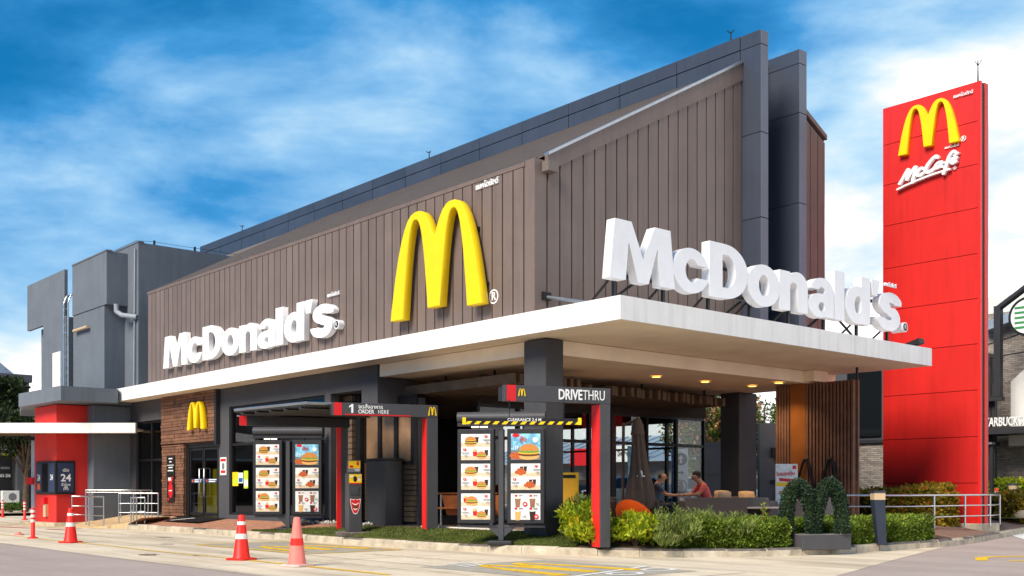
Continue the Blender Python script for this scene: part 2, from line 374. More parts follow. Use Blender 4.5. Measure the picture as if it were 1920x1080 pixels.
def box(name, m, parent, *a): return MB().box(*a).build(name, m, parent)
def bx(name, m, parent, *a, b=.02): return MB().bbox(*a, b=b).build(name, m, parent)
def inst(name, me, parent=None, loc=(0, 0, 0), rot=(0, 0, 0), scale=None):
    o = bpy.data.objects.new(name, me); link(o, parent); o.location = loc; o.rotation_euler = rot
    if scale: o.scale = scale
    return o

# text (default font, its fallback set covers Thai), standing in the XZ plane, facing -Y
TCACHE = {}
def text_mesh(body, size, depth, material, bold=0., align='CENTER', squeeze=1., track=1.):
    key = (body, round(size, 4), depth, material, bold, align, squeeze, track)
    if key in TCACHE: return TCACHE[key]
    c = bpy.data.curves.new('lettering', 'FONT'); c.body = body; c.size = size; c.extrude = depth / 2; c.offset = bold * size; c.align_x = align; c.align_y = 'CENTER'; c.resolution_u = 3; c.space_character = track
    o = bpy.data.objects.new('lettering', c); COL.objects.link(o)
    bpy.context.view_layer.update()
    me = bpy.data.meshes.new_from_object(o); COL.objects.unlink(o); bpy.data.objects.remove(o); bpy.data.curves.remove(c)
    me.transform(Matrix.Diagonal((squeeze, 1, 1, 1))); me.transform(Matrix.Rotation(PI / 2, 4, 'X'))
    me.materials.clear(); me.materials.append(MATS[material]); me.name = 'lettering'; TCACHE[key] = me; return me
def text(body, size, depth, material, parent, loc, bold=0., align='CENTER', squeeze=1., track=1., rot=(0, 0, 0), name='lettering'):
    return inst(name, text_mesh(body, size, depth, material, bold, align, squeeze, track), parent, loc, rot)

# shapes from distance fields: contour -> solid (used for raised letters and emblems)
def contours(F, xs, ys):
    nx, ny = F.shape; seg = {}
    def P(i, j, i2, j2):
        a, b = F[i, j], F[i2, j2]; t = a / (a - b)
        return (xs[i] + (xs[i2] - xs[i]) * t, ys[j] + (ys[j2] - ys[j]) * t)
    S = F < 0
    c = S[:-1, :-1] * 1 + S[1:, :-1] * 2 + S[1:, 1:] * 4 + S[:-1, 1:] * 8
    T = {1: [(3, 0)], 2: [(0, 1)], 3: [(3, 1)], 4: [(1, 2)], 5: [(3, 2), (1, 0)], 6: [(0, 2)], 7: [(3, 2)], 8: [(2, 3)], 9: [(2, 0)], 10: [(0, 3), (2, 1)], 11: [(2, 1)], 12: [(1, 3)], 13: [(1, 0)], 14: [(0, 3)]}
    nxt = {}; pos = {}
    for i, j in zip(*np.nonzero((c > 0) & (c < 15))):
        E = {0: ('h', i, j), 1: ('v', i + 1, j), 2: ('h', i, j + 1), 3: ('v', i, j)}
        for a, b in T[int(c[i, j])]:
            for e in (E[a], E[b]):
                if e not in pos: pos[e] = P(e[1], e[2], e[1] + 1, e[2]) if e[0] == 'h' else P(e[1], e[2], e[1], e[2] + 1)
            nxt[E[a]] = E[b]
    loops = []
    while nxt:
        st = next(iter(nxt)); lp = []; k = st
        while k in nxt: lp.append(pos[k]); k = nxt.pop(k)
        loops.append(lp)
    return loops
def simplify(lp, eps):
    lp = [np.array(p) for p in lp]
    def rdp(a):
        if len(a) < 3: return a
        p, q = a[0], a[-1]; d = q - p; n = np.hypot(*d)
        A = np.array(a)
        ds = np.abs(d[0] * (A[:, 1] - p[1]) - d[1] * (A[:, 0] - p[0])) / n if n > 1e-9 else np.hypot(*(A - p).T)
        k = int(ds.argmax())
        if ds[k] < eps: return [p, q]
        return rdp(a[:k + 1])[:-1] + rdp(a[k:])
    h = len(lp) // 2
    return [tuple(p) for p in rdp(lp[:h + 1])[:-1] + rdp(lp[h:] + [lp[0]])[:-1]]
def solid(fn, bb, depth, name, material, step=.012, eps=.0025, sx=1., sz=1., side=None, bevel=0.):
    x0, x1, y0, y1 = bb; xs = np.arange(x0 - .05, x1 + .05 + step, step); ys = np.arange(y0 - .05, y1 + .05 + step, step)
    X, Y = np.meshgrid(xs, ys, indexing='ij'); F = fn(X, Y) + 1e-7
    c = bpy.data.curves.new(name, 'CURVE'); c.dimensions = '2D'; c.fill_mode = 'BOTH'; c.extrude = depth / 2
    if bevel: c.bevel_depth = bevel; c.bevel_resolution = 0; c.extrude = depth / 2 - bevel; c.offset = -bevel
    for lp in contours(F, xs, ys):
        if len(lp) < 6: continue
        lp = simplify(lp, eps)
        sp = c.splines.new('POLY'); sp.points.add(len(lp) - 1); sp.use_cyclic_u = True
        for q, p in zip(sp.points, lp): q.co = (p[0] * sx, p[1] * sz, 0, 1)
    o = bpy.data.objects.new(name, c); COL.objects.link(o); bpy.context.view_layer.update()
    me = bpy.data.meshes.new_from_object(o); COL.objects.unlink(o); bpy.data.objects.remove(o); bpy.data.curves.remove(c)
    me.transform(Matrix.Rotation(PI / 2, 4, 'X')); me.materials.clear(); me.materials.append(MATS[material]); me.name = name
    return me
def sd_poly(P):
    P = np.array(P, float)
    def f(X, Y):
        d = np.full(X.shape, 1e9); s = np.ones(X.shape); n = len(P)
        for i in range(n):
            a, b = P[i], P[i - 1]; ex, ey = b - a; wx, wy = X - a[0], Y - a[1]
            t = np.clip((wx * ex + wy * ey) / (ex * ex + ey * ey), 0, 1); d = np.minimum(d, np.hypot(wx - ex * t, wy - ey * t))
            c1 = Y >= a[1]; c2 = Y < b[1]; c3 = ex * wy > ey * wx
            fl = (c1 & c2 & c3) | (~c1 & ~c2 & ~c3); s = np.where(fl, -s, s)
        return d * s
    return f
def sd_rect(x0, x1, y0, y1): return lambda X, Y: np.maximum(np.maximum(x0 - X, X - x1), np.maximum(y0 - Y, Y - y1))
def sd_ell(cx, cy, rx, ry): return lambda X, Y: (np.hypot((X - cx) / rx, (Y - cy) / ry) - 1) * min(rx, ry)
def sd_stroke(pts, w):
    ws = w if isinstance(w, (list, tuple)) else [w] * len(pts)
    def f(X, Y):
        d = np.full(X.shape, 1e9)
        for (a, b, r0, r1) in zip(pts[:-1], pts[1:], ws[:-1], ws[1:]):
            ex, ey = b[0] - a[0], b[1] - a[1]; t = np.clip(((X - a[0]) * ex + (Y - a[1]) * ey) / (ex * ex + ey * ey + 1e-12), 0, 1)
            d = np.minimum(d, np.hypot(X - a[0] - ex * t, Y - a[1] - ey * t) - (r0 + (r1 - r0) * t))
        return d
    return f
def U(*fs): return lambda X, Y: np.minimum.reduce([f(X, Y) for f in fs])
def I(*fs): return lambda X, Y: np.maximum.reduce([f(X, Y) for f in fs])
def D(a, b): return lambda X, Y: np.maximum(a(X, Y), -b(X, Y))
def curve(ctrl, n=14):
    """smooth path through control points (Catmull-Rom)"""
    P = [ctrl[0]] + list(ctrl) + [ctrl[-1]]; out = []
    for i in range(1, len(P) - 2):
        p0, p1, p2, p3 = [np.array(q, float) for q in P[i - 1:i + 3]]
        for t in np.linspace(0, 1, n, endpoint=False): out.append(tuple(.5 * ((2 * p1) + (p2 - p0) * t + (2 * p0 - 5 * p1 + 4 * p2 - p3) * t * t + (3 * p1 - p0 - 3 * p2 + p3) * t ** 3)))
    out.append(tuple(ctrl[-1])); return out
# heavy grotesque wordmark: (glyph field, bounding box, advance); unit = cap height
xh = .77
GL = {
    'M': (sd_poly([(0, 0), (.085, 1), (.385, 1), (.60, .40), (.815, 1), (1.115, 1), (1.2, 0), (.92, 0), (.87, .66), (.70, 0), (.50, 0), (.33, .66), (.28, 0)]), (0, 1.2, 0, 1), 1.17),
    'c': (D(D(sd_ell(.36, .385, .36, .40), sd_ell(.375, .385, .135, .205)), sd_poly([(.36, .39), (.50, .27), (.9, .27), (.9, .50), (.50, .50)])), (0, .75, -.03, .8), .735),
    'D': (D(U(sd_rect(0, .36, 0, 1), I(sd_ell(.33, .5, .50, .5), sd_rect(.3, 1, -1, 2))), U(sd_rect(.27, .38, .2, .8), I(sd_ell(.36, .5, .20, .30), sd_rect(.33, 1, -1, 2)))), (0, .85, 0, 1), .825),
    'o': (D(sd_ell(.375, .385, .375, .40), sd_ell(.375, .385, .12, .205)), (0, .76, -.03, .8), .745),
    'n': (U(sd_rect(0, .255, 0, .765), D(U(sd_ell(.44, .50, .255, .285), sd_rect(.43, .695, 0, .51)), U(sd_ell(.345, .45, .10, .115), sd_rect(.20, .445, -.1, .45)))), (0, .7, 0, .8), .715),
    'a': (U(sd_rect(.42, .665, 0, .50), D(sd_ell(.36, .50, .305, .285), U(sd_ell(.35, .50, .085, .10), sd_rect(-.2, .35, .3, .54), sd_rect(-.2, .9, -.2, .42))), D(sd_ell(.30, .22, .30, .245), sd_ell(.345, .20, .085, .095)), sd_poly([(.24, .42), (.45, .50), (.45, .35), (.24, .30)])), (0, .68, -.03, .8), .685),
    'l': (sd_rect(0, .27, 0, 1), (0, .27, 0, 1), .30),
    'd': (U(D(sd_ell(.345, .385, .345, .40), sd_ell(.355, .385, .105, .19)), sd_rect(.44, .70, 0, 1)), (0, .71, -.03, 1), .72),
    "'": (sd_poly([(.02, 1), (.26, 1), (.19, .66), (.04, .66)]), (0, .28, .64, 1), .22),
    's': (D(sd_stroke(curve([(.60, .60), (.50, .675), (.34, .69), (.18, .62), (.17, .51), (.31, .425), (.49, .345), (.545, .22), (.46, .11), (.31, .08), (.15, .125), (.085, .21)]), [.11] * 30 + [.118] * 130), U(sd_rect(.37, .9, .475, .54), sd_rect(-.3, .27, .24, .335))), (0, .74, -.05, .82), .71),
}
def wordmark(root, word, cap, width, depth, material, name='letter'):
    """letters in local x from 0 to width, baseline z = 0, front face at y = 0"""
    adv = sum(GL[c][2] for c in word); sx = width / adv; x = 0; cache = {}
    for ch in word:
        f, bb, a = GL[ch]
        if ch not in cache: cache[ch] = solid(f, bb, depth, name, material, .011, .0022, sx, cap)
        inst(name, cache[ch], root, (x * sx, depth / 2, 0)); x += a
# twin-arch emblem, local x -1..1, z 0..1
def arch_field(X, Y):
    def arch(c, h): return I(lambda X, Y: Y - (1 - (np.abs(X - c) / .615) ** 2.5), lambda X, Y: (np.abs(X - c) - .63))(X, Y)
    def hole(c): return lambda X, Y: np.maximum(Y - .925 * (1 - (np.abs(X - c) / .285) ** 2.5), np.abs(X - c) - .29) * .6
    o = np.minimum(arch(-.385, 1), arch(.385, 1)); o = np.maximum(o, -Y)
    o = np.maximum(o, -hole(-.415)(X, Y)); o = np.maximum(o, -hole(.415)(X, Y))
    mid = np.maximum(np.abs(X) - .2, Y - .055); return np.maximum(o, -mid)
def arches(w, h, depth, material, step=.014, bevel=0.):
    return solid(arch_field, (-1.05, 1.05, 0, 1), depth, 'twin_arch', material, step, .003, w / 2, h, bevel=bevel)
def disc_poly(cx, cz, rx, rz=None, n=20, a0=0, a1=2 * PI):
    rz = rz or rx; return [(cx + rx * math.cos(a0 + (a1 - a0) * i / n), cz + rz * math.sin(a0 + (a1 - a0) * i / n)) for i in range(n + (abs(a1 - a0) < 6.2))]
def rect(x0, x1, z0, z1): return [(x0, z0), (x1, z0), (x1, z1), (x0, z1)]
def decal(name, parent, layers, y=0., dy=.0012, flip=False):
    """flat print: list of (polygon, material), each a hair in front of the last, facing -Y"""
    mb = MB()
    for k, (p, m) in enumerate(layers):
        yy = y - dy * (k + 1)
        ar = sum(p[i - 1][0] * p[i][1] - p[i][0] * p[i - 1][1] for i in range(len(p)))
        q = p if ar > 0 else p[::-1]
        mb.add([(a, yy, b) for a, b in q], [tuple(range(len(q)))], m)
    return mb.build(name, None, parent)
def leaf_mesh(name, pos, nrm, size, material, aspect=2.2, up=.3, jitter=.9):
    """one bent two-triangle-pair leaf for each position"""
    n = len(pos); pos = np.asarray(pos, float); nrm = np.asarray(nrm, float)
    d = nrm + RNG.normal(0, jitter, (n, 3)); d[:, 2] += up; d /= np.linalg.norm(d, axis=1, keepdims=True) + 1e-9
    s = np.cross(d, RNG.normal(0, 1, (n, 3))); s /= np.linalg.norm(s, axis=1, keepdims=True) + 1e-9
    nn = np.cross(d, s); sz = size * RNG.uniform(.6, 1.35, (n, 1)); w = sz / aspect
    v = np.empty((n, 4, 3)); v[:, 0] = pos; v[:, 1] = pos + d * sz * .5 + s * w * .5 + nn * sz * .06; v[:, 2] = pos + d * sz - nn * sz * .12; v[:, 3] = pos + d * sz * .5 - s * w * .5 + nn * sz * .06
    me = bpy.data.meshes.new(name); me.vertices.add(4 * n); me.vertices.foreach_set('co', v.ravel()); me.loops.add(4 * n); me.polygons.add(n)
    me.loops.foreach_set('vertex_index', np.arange(4 * n, dtype=np.int32)); me.polygons.foreach_set('loop_start', np.arange(0, 4 * n, 4, dtype=np.int32)); me.polygons.foreach_set('loop_total', np.full(n, 4, dtype=np.int32))
    me.materials.append(MATS[material]); me.update(); me.validate(); return me

# ================================================================== SETTING
def sheet(name, poly, z, m, parent=None):
    me = bpy.data.meshes.new(name); 
    ar = sum(poly[i - 1][0] * poly[i][1] - poly[i][0] * poly[i - 1][1] for i in range(len(poly)))
    if ar < 0: poly = poly[::-1]
    me.from_pydata([(x, y, z) for x, y in poly], [], [tuple(range(len(poly)))]); me.materials.append(MATS[m]); me.update()
    return inst(name, me, parent)
g = sheet('ground', [(-900, -700), (700, -700), (700, 900), (-900, 900)], 0, 'asphalt'); tag(g, kind='structure')
lane_poly = [(-75, 7.3), (-40, 7.22), (-27, 7.3), (-19, 7.2), (-13, 7.26), (-6.4, 7.2), (-8.35, 13.2), (-9.7, 17.2), (-11.3, 22.2), (-13.5, 24), (-40, 24), (-75, 24)]
lane = sheet('drive_lane', lane_poly, .004, 'concrete'); tag(lane, kind='structure')
# expansion joints of the concrete slabs and the painted marks lie on the lane
def strip(name, pts, w, z, m, parent, wob=0.):
    """ribbon of width w along pts"""
    pts = [Vector((p[0], p[1], 0)) for p in pts]; L_ = []; Rr = []
    for i, p in enumerate(pts):
        t = (pts[min(i + 1, len(pts) - 1)] - pts[max(i - 1, 0)]).normalized(); nn = Vector((-t.y, t.x, 0)); ww = w * (1 + random.uniform(-wob, wob))
        L_.append(p + nn * ww / 2); Rr.append(p - nn * ww / 2)
    mb = MB()
    for i in range(len(pts) - 1): mb.add([(*Rr[i].xy, z), (*Rr[i + 1].xy, z), (*L_[i + 1].xy, z), (*L_[i].xy, z)], [(0, 1, 2, 3)])
    return mb.build(name, m, parent)
pm('joint', (132, 120, 104), .95, 0, .3, 8); pm('patch_grey', (168, 160, 146), .95, 0, .16, 2.5, streak=0)
for x in (-38, -32.5, -27.4, -22.9, -15.9, -9.6): strip('slab_joint', [(x, 7.5), (x + .05, 12.8)], .022, .007, 'joint', lane)
strip('slab_joint', [(-60, 10.1), (-6.9, 10.2)], .022, .007, 'joint', lane)
strip('yellow_line', [(x, 8.62 + .03 * math.sin(x)) for x in np.linspace(-44, -16.8, 40)], .10, .010, 'faded_yellow', lane, .3)
strip('yellow_line', [(x, 8.66) for x in np.linspace(-16.8, -12.6, 12)], .11, .010, 'yellow_paint', lane, .2)
def road_emblem(x0, x1, y0, y1, sc, cx):
    mb = MB().add([(x0, y0, .008), (x1, y0 + .05, .008), (x1, y1, .008), (x0 + .05, y1, .008)], [(0, 1, 2, 3)]); p = mb.build('grey_patch', 'patch_grey', lane)
    if sc > 1:
        for a in ([(x0, y0), (x1, y0)], [(x1, y0), (x1, y1)], [(x0, y1), (x1, y1)], [(x0, y0), (x0, y1)]): strip('patch_border', a, .09, .011, 'yellow_paint', lane, .3)
    me = solid(arch_field, (-1.05, 1.05, 0, 1), .004, 'painted_arch', 'yellow_paint', .02, .004, .9, 2.3)
    o = inst('painted_arch', me, lane, (cx, (y0 + y1) / 2, .014), (-PI / 2, 0, PI / 2))
road_emblem(-22.4, -17.7, 10.3, 12.45, 2, -18.4)
road_emblem(-13.6, -10.2, 9.9, 12.5, 1, -10.9)
strip('white_line', [(-10.4, 9.6), (-11.35, 12.7)], .09, .013, 'white_paint', lane)
for cx, cy in ((-10.55, 11.3), (-10.75, 12.25)):
    strip('white_ring', [(cx + .2 * math.cos(a), cy + .27 * math.sin(a)) for a in np.linspace(0, 2 * PI, 20)], .10, .013, 'white_paint', lane)
for k in range(4): strip('worn_white_mark', [(-13.1 - .17 * k, 10.4), (-13.4 - .17 * k, 11.1)], .06, .013, 'white_paint', lane, .4)
pm('tyre_wear', (196, 178, 152), .95, 0, .16, 3, rgb2=(212, 196, 170)); pm('oil_spot', (128, 114, 98), .8, 0, .3, 5)
for y0, xa, xb in ((9.35, -36, -23), (11.05, -34, -24), (9.45, -16.8, -8.2), (11.2, -17, -14.2)):
    strip('tyre_mark', [(x, y0 + .12 * math.sin(x * .35)) for x in np.linspace(xa, xb, 30)], .24, .0062, 'tyre_wear', lane, .5)
for k in range(11):
    cx, cy, r_ = random.uniform(-31, -8.5), random.uniform(7.7, 12.5), random.uniform(.06, .2)
    MB().add([(cx + r_ * random.uniform(.6, 1.3) * math.cos(a) * 1.5, cy + r_ * random.uniform(.6, 1.3) * math.sin(a), .0068) for a in np.linspace(0, 2 * PI, 12, endpoint=False)], [tuple(range(12))]).build('oil_spot', 'oil_spot', lane)
for x0, y0, x1, y1 in ((-20.5, 8.9, -17.2, 9.9), (-14.6, 7.6, -13.3, 9.6), (-27.6, 11.2, -25.2, 12.5), (-12.4, 13.0, -10.2, 14.4)):
    n_ = 14; P_ = [(x0 + (x1 - x0) * t + random.gauss(0, .05), y0 + (y1 - y0) * t + random.gauss(0, .05)) for t in np.linspace(0, 1, n_)]; strip('crack', P_, .012, .0074, 'oil_spot', lane, .5)
# striped crossing left, by the pick-up booth
for k, mm in enumerate(('white_paint', 'faded_yellow', 'white_paint', 'faded_yellow', 'white_paint')):
    strip('crossing_stripe', [(-44, 9.9 + .32 * k), (-33.7, 11.4 + .32 * k)], .2, .009, mm, lane, .15)
strip('red_stripe', [(-40, 9.95), (-35.4, 10.75)], .12, .0125, 'red_paint', lane, .4); strip('red_stripe', [(-34.2, 10.9), (-32.6, 11.15)], .12, .0125, 'red_paint', lane, .4)
road_r = tag(sheet('road', [(-10.9, 22.6), (-8.0, 13.2), (40, 10), (60, 60), (-12, 60), (-12.6, 28)], .0035, 'asphalt'), kind='structure')
sheet('white_line', [(-13.0, 28.9), (-14.1, 32.2), (-12.1, 29.0), (-10.9, 25.4)][::-1], .008, 'white_paint', road_r)
strip('yellow_arrow', curve([(-8.55, 18.0), (-8.95, 18.9), (-8.65, 19.7), (-8.0, 20.0)], 6), .2, .008, 'yellow_paint', road_r)
strip('yellow_arrow', [(-8.2, 18.2), (-7.4, 19.3)], .2, .008, 'yellow_paint', road_r)

# kerb: a chain of stones round the planting bed and the terrace
KP = [(-33.45, 13.5), (-33.3, 13.05), (-32.9, 12.92), (-30, 12.95), (-26, 12.92), (-22, 12.88), (-18.2, 12.95), (-16.3, 13.18), (-14.9, 13.5), (-14.0, 13.85), (-13.2, 14.3), (-12.4, 14.95), (-11.8, 15.8), (-11.4, 16.8), (-11.22, 18.4), (-11.18, 20.4), (-11.22, 22), (-11.6, 24.2), (-12.25, 26.6), (-13.0, 29.5), (-13.9, 33), (-15, 38)]
KD = curve(KP, 10)
def resample(P, step):
    P = [np.array(p) for p in P]; out = [P[0]]; acc = 0
    for a, b in zip(P[:-1], P[1:]):
        L_ = np.hypot(*(b - a)); 
        while acc + L_ >= step:
            t = (step - acc) / L_; a = a + (b - a) * t; out.append(a); L_ = np.hypot(*(b - a)); acc = 0
        acc += L_
    return out
KS = resample(KD, .78)
def norm_in(P, i):
    t = P[min(i + 1, len(P) - 1)] - P[max(i - 1, 0)]; t = t / np.hypot(*t); return np.array((-t[1], t[0]))
kerb = bpy.data.objects.new('kerb', None); COL.objects.link(kerb); tag(kerb, kind='structure')
def near_corner(p): return p[0] > -14.2 and p[1] < 24
for i in range(len(KS) - 1):
    a, b = KS[i], KS[i + 1]; na, nb = norm_in(KS, i), norm_in(KS, i + 1); d = (b - a); L_ = np.hypot(*d); d = d / L_
    gap = .010 if near_corner(a) else .003; a2, b2 = a + d * gap, b - d * gap; w = .17; h = .15 + random.uniform(-.008, .008); j = random.uniform(-.008, .008); ch = .035
    prof = lambda p, n: [(*(p + n * j), -.02), (*(p + n * (.012 + j)), h - ch), (*(p + n * (ch + .012 + j)), h), (*(p + n * w), h), (*(p + n * w), -.02)]
    A, B = prof(a2, na), prof(b2, nb)
    mb = MB().add(A + B, [(0, 1, 6, 5), (3, 8, 9, 4), (0, 4, 3, 2, 1), (5, 6, 7, 8, 9)], 'kerb_stone'); mb.add(A + B, [(1, 2, 7, 6), (2, 3, 8, 7)], 'kerb_dark' if near_corner(a) and random.random() < .9 or (not near_corner(a) and random.random() < .22) else 'kerb_stone')
    mb.build('kerb_stone', None, kerb)
mb = MB()
for i in range(0, len(KD) - 1, 2):
    a, b = np.array(KD[i]), np.array(KD[min(i + 2, len(KD) - 1)]); KQ = [np.array(p) for p in KD]; na, nb = norm_in(KQ, i), norm_in(KQ, min(i + 2, len(KD) - 1))
    P = lambda p, n: [(*(p + n * .02), -.02), (*(p + n * .028), .105), (*(p + n * .058), .134), (*(p + n * .16), .134)]
    mb.add(P(a, na) + P(b, nb), [(0, 1, 5, 4), (1, 2, 6, 5), (2, 3, 7, 6)])
mb.build('kerb_bedding', 'kerb_mortar', kerb)
# raised terrace: sloped apron behind the kerb, then level floor
apron = bpy.data.objects.new('terrace', None)
mb = MB(); inner = []
KA = [np.array(p) for p in KD]
rows = []
for i, p in enumerate(KA):
    n = norm_in(KA, i); rows.append([(*(p + n * .16), .146), (*(p + n * .75), .25), (*(p + n * 1.35), .36)])
rows[0] = [(-33.5, 13.6, .1), (-33.6, 13.9, .2), (-33.8, 14.3, .36)]
for A, B in zip(rows[:-1], rows[1:]):
    for k in (0, 1): mb.add([A[k], B[k], B[k + 1], A[k + 1]], [(0, 1, 2, 3)], 'brick_paving' if A[0][0] < -22.6 else ('soil' if A[0][0] > -14.9 and A[0][1] < 22.6 else 'deck_paving'))
poly = [r[2] for r in rows] + [(-45, 38, .36), (-45, 14.3, .36)]
mb.add(poly, [tuple(range(len(poly)))], 'deck_paving')
terr = mb.build('terrace'); tag(terr, kind='structure')
# artificial turf strip on the apron between entrance and planting bed
mb = MB(); tp = [(i, p) for i, p in enumerate(KA) if -25.2 < p[0] < -14.15 and p[1] < 14]
tz = lambda t: .146 + (t - .16) * .172 + .012
TP = []
for q, (i, p) in enumerate(tp):
    n = norm_in(KA, i); dep = 1.25 * min(1, .12 + q / 10) if q < 12 else 1.3 * min(1, .35 + (len(tp) - 1 - q) / 8); TP.append((p, n, dep))
for (p, n, d0), (p2, n2, d1) in zip(TP[:-1], TP[1:]):
    for k in range(4):
        f = lambda p, n, d, k: (*(p + n * (.17 + (d - .17) * k / 4)), tz(.17 + (d - .17) * k / 4))
        mb.add([f(p, n, d0, k), f(p2, n2, d1, k), f(p2, n2, d1, k + 1), f(p, n, d0, k + 1)], [(0, 1, 2, 3)])
turf = mb.build('artificial_turf', 'turf_base'); tag(turf, kind='structure')
tpos = []
for (p, n, d0), (p2, n2, d1) in zip(TP[:-1], TP[1:]):
    for _ in range(620):
        t = random.random(); u = random.random(); q = p + (p2 - p) * t; nn = n + (n2 - n) * t; d = .18 + (d0 + (d1 - d0) * t - .18) * u; w = q + nn * d; tpos.append((w[0], w[1], tz(d)))
o = inst('turf_blades', leaf_mesh('turf_blades', tpos, [(0, 0, 1)] * len(tpos), .035, 'leaf_turf', 3, 1.2, .5), turf); o['kind'] = 'stuff'
mb = MB().box(-20, -14.6, 14.62, 14.72, .2, .385); mb.build('white_edging', 'stone_white', terr)
tag(inst('white_pebbles', leaf_mesh('white_pebbles', [(random.uniform(-25.6, -21.4), random.gauss(14.2, .05), random.uniform(.36, .40)) for _ in range(400)], [(0, 0, 1)] * 400, .06, 'stone_white', 1.1, 0, 1.)), 'loose white pebbles lying along the foot of the grey wall', 'pebbles', kind='stuff')
# door apron mat and ramp to the entrance
MB().add([(-31.9, 13.55, .275), (-29.4, 13.55, .275), (-29.1, 14.32, .385), (-32.3, 14.32, .385)], [(0, 1, 2, 3)]).build('door_mat', 'black', terr)
rq = [(-33.0, 13.1, .2), (-32.6, 14.3, .37), (-36.3, 14.3, .37), (-36.9, 12.2, .02), (-34.2, 12.1, .02)]
MB().add(rq + [(x, y, -.05) for x, y, z in rq], [(0, 1, 2, 3, 4)] + [(i, i + 5, (i + 1) % 5 + 5, (i + 1) % 5) for i in range(5)]).build('ramp', 'ramp_paving', terr)
MB().add([(-31.5, 13.6, .29), (-31.3, 13.6, .29), (-30.7, 14.1, .362), (-30.9, 14.1, .362)], [(0, 1, 2, 3)]).build('white_mark', 'white_paint', terr)

# ================================================================== MAIN BUILDING
bld = thing('restaurant_building', 'long brown metal clad restaurant with white canopy and slate grey ridge wall', 'building', (-25, 18, 0))
BO = Vector((-25, 18, 0))
class W(MB):
    """mesh builder in world coordinates for parts of a thing with its origin at off"""
    def __init__(s, off=BO): super().__init__(); s.off = off
    def mesh(s, name, material=None):
        s.v = [(a - s.off[0], b - s.off[1], c - s.off[2]) for a, b, c in s.v]; return super().mesh(name, material)
XW, YW, XL = -15.81, 14.35, -34.8
ZT = 7.75; ZB = 4.25; YR = 20.95
slope = (11.29 - ZT) / (YR - YW)
# upper walls: dark backing and individual cladding panels
fw = W().box(XL, XW - .05, YW, YW + .25, ZB, ZT - .05).build('front_wall', 'seam_dark', bld)
np_ = 57; pw = (XW - .28 - XL) / np_
pan = MB().box(.018, pw - .018, -.05, 0, ZB, ZT - .10).mesh('cladding_panel', 'brown_metal')
for k in range(np_): inst('cladding_panel', pan, fw, (XL + k * pw - BO.x, YW - BO.y, 0))
W().box(XL - .03, XW - .25, YW - .06, YW + .27, ZT - .09, ZT).build('parapet_cap', 'brown_metal', fw)
W().box(XW - .27, XW + .03, YW - .04, YW + .28, ZB, ZT + .02).build('corner_post', 'brown_metal', fw)
sw = W().prism([(YW + .3, ZB), (YR, ZB), (YR, 11.2), (YW + .3, ZT + .1)], XW - .25, XW - .0, 'x').build('side_wall', 'seam_dark', bld)
ns = 19; pw2 = (YR - YW - .3) / ns
for k in range(ns):
    y0 = YW + .3 + k * pw2 + .018; y1 = y0 + pw2 - .036; zt = lambda y: ZT - .22 + (y - YW) * slope
    W().prism([(y0, ZB), (y1, ZB), (y1, zt(y1)), (y0, zt(y0))], XW, XW + .05, 'x').build('cladding_panel', 'brown_metal', sw)
W().prism([(YW + .28, ZT - .2), (YR, ZT - .2 + (YR - YW - .28) * slope), (YR, 11.36), (YW + .28, ZT + .13)], XW - .02, XW + .07, 'x').build('verge_trim', 'brown_metal', sw)
W().prism([(YW + .28, ZT + .13), (YR, 11.36), (YR, 11.42), (YW + .28, ZT + .19)], XW - .05, XW + .10, 'x').build('verge_flashing', 'galv', sw)
W().box(XW - .05, XW + .22, YW + .16, YW + .42, ZT - .22, ZT - .02).build('rain_outlet', 'brown_roof', sw)
# sloping metal roof with ribs
nr = 150; mb = W(); zr = lambda y: ZT - .02 + (y - YW) * slope; x0r, x1r = XL, XW - .03
pr_ = []
for k in range(nr):
    xa = x0r + (x1r - x0r) * k / nr; d = (x1r - x0r) / nr; pr_ += [(xa, 0), (xa + d * .72, 0), (xa + d * .78, .05), (xa + d * .94, .05)]
pr_.append((x1r, 0)); vs = [(x, YW + .1, zr(YW + .1) + z) for x, z in pr_] + [(x, YR + .1, zr(YR + .1) + z) for x, z in pr_]; n_ = len(pr_)
mb.add(vs, [(i, i + 1, i + 1 + n_, i + n_) for i in range(n_ - 1)]); roof = mb.build('roof', 'brown_roof', bld)
W().prism([(YW + .2, ZT - .2), (YR, ZT - .2), (YR, zr(YR) - .1)], XL - .02, XL, 'x').build('gable_end', 'brown_metal', bld)
W().prism([(19.2, zr(19.2) - .1), (YR + .1, zr(YR) - .1), (YR + .1, zr(YR)), (19.2, zr(19.2))], -41.6, XL - .01, 'x').build('rear_roof', 'brown_roof', bld)
# slate ridge wall made of panels with coping, fins at the street end
XE = -15.21; XRL = -45.2
rw = W().box(XRL, XE - .05, YR + .03, YR + .24, 9.5, 11.96).build('ridge_wall', 'seam_dark', bld)
xs_ = np.linspace(XRL, XW, 16)
for a, b in zip(xs_[:-1], xs_[1:]): W().box(a + .012, b - .012, YR, YR + .27, 10.6, 11.66).build('wall_panel', 'slate_metal', rw); W().box(a + .006, b - .006, YR - .01, YR + .28, 11.68, 12.0).build('coping_panel', 'slate_metal', rw)
def fin(y0, y1, tops, name):
    f = W().box(XE - 1.6, XE - .06, y0 + .02, y1 - .02, 4.3, 11.94).build(name, 'seam_dark', bld)
    for a, b in tops: W().box(XW - .9 if y0 > 22 else XW + .012, XE - .02, y0, y1, a + .008, b - .008).build('wall_panel', 'slate_metal', f); W().box(XE - .018, XE, y0 + .004, y1 - .004, a + .01, b - .01).build('edge_strip', 'slate_edge', f)
fin(YR, YR + .28, [(4.35, 5.6), (5.6, 7.6), (7.6, 9.6), (9.6, 11.66), (11.66, 12.0)], 'end_fin')
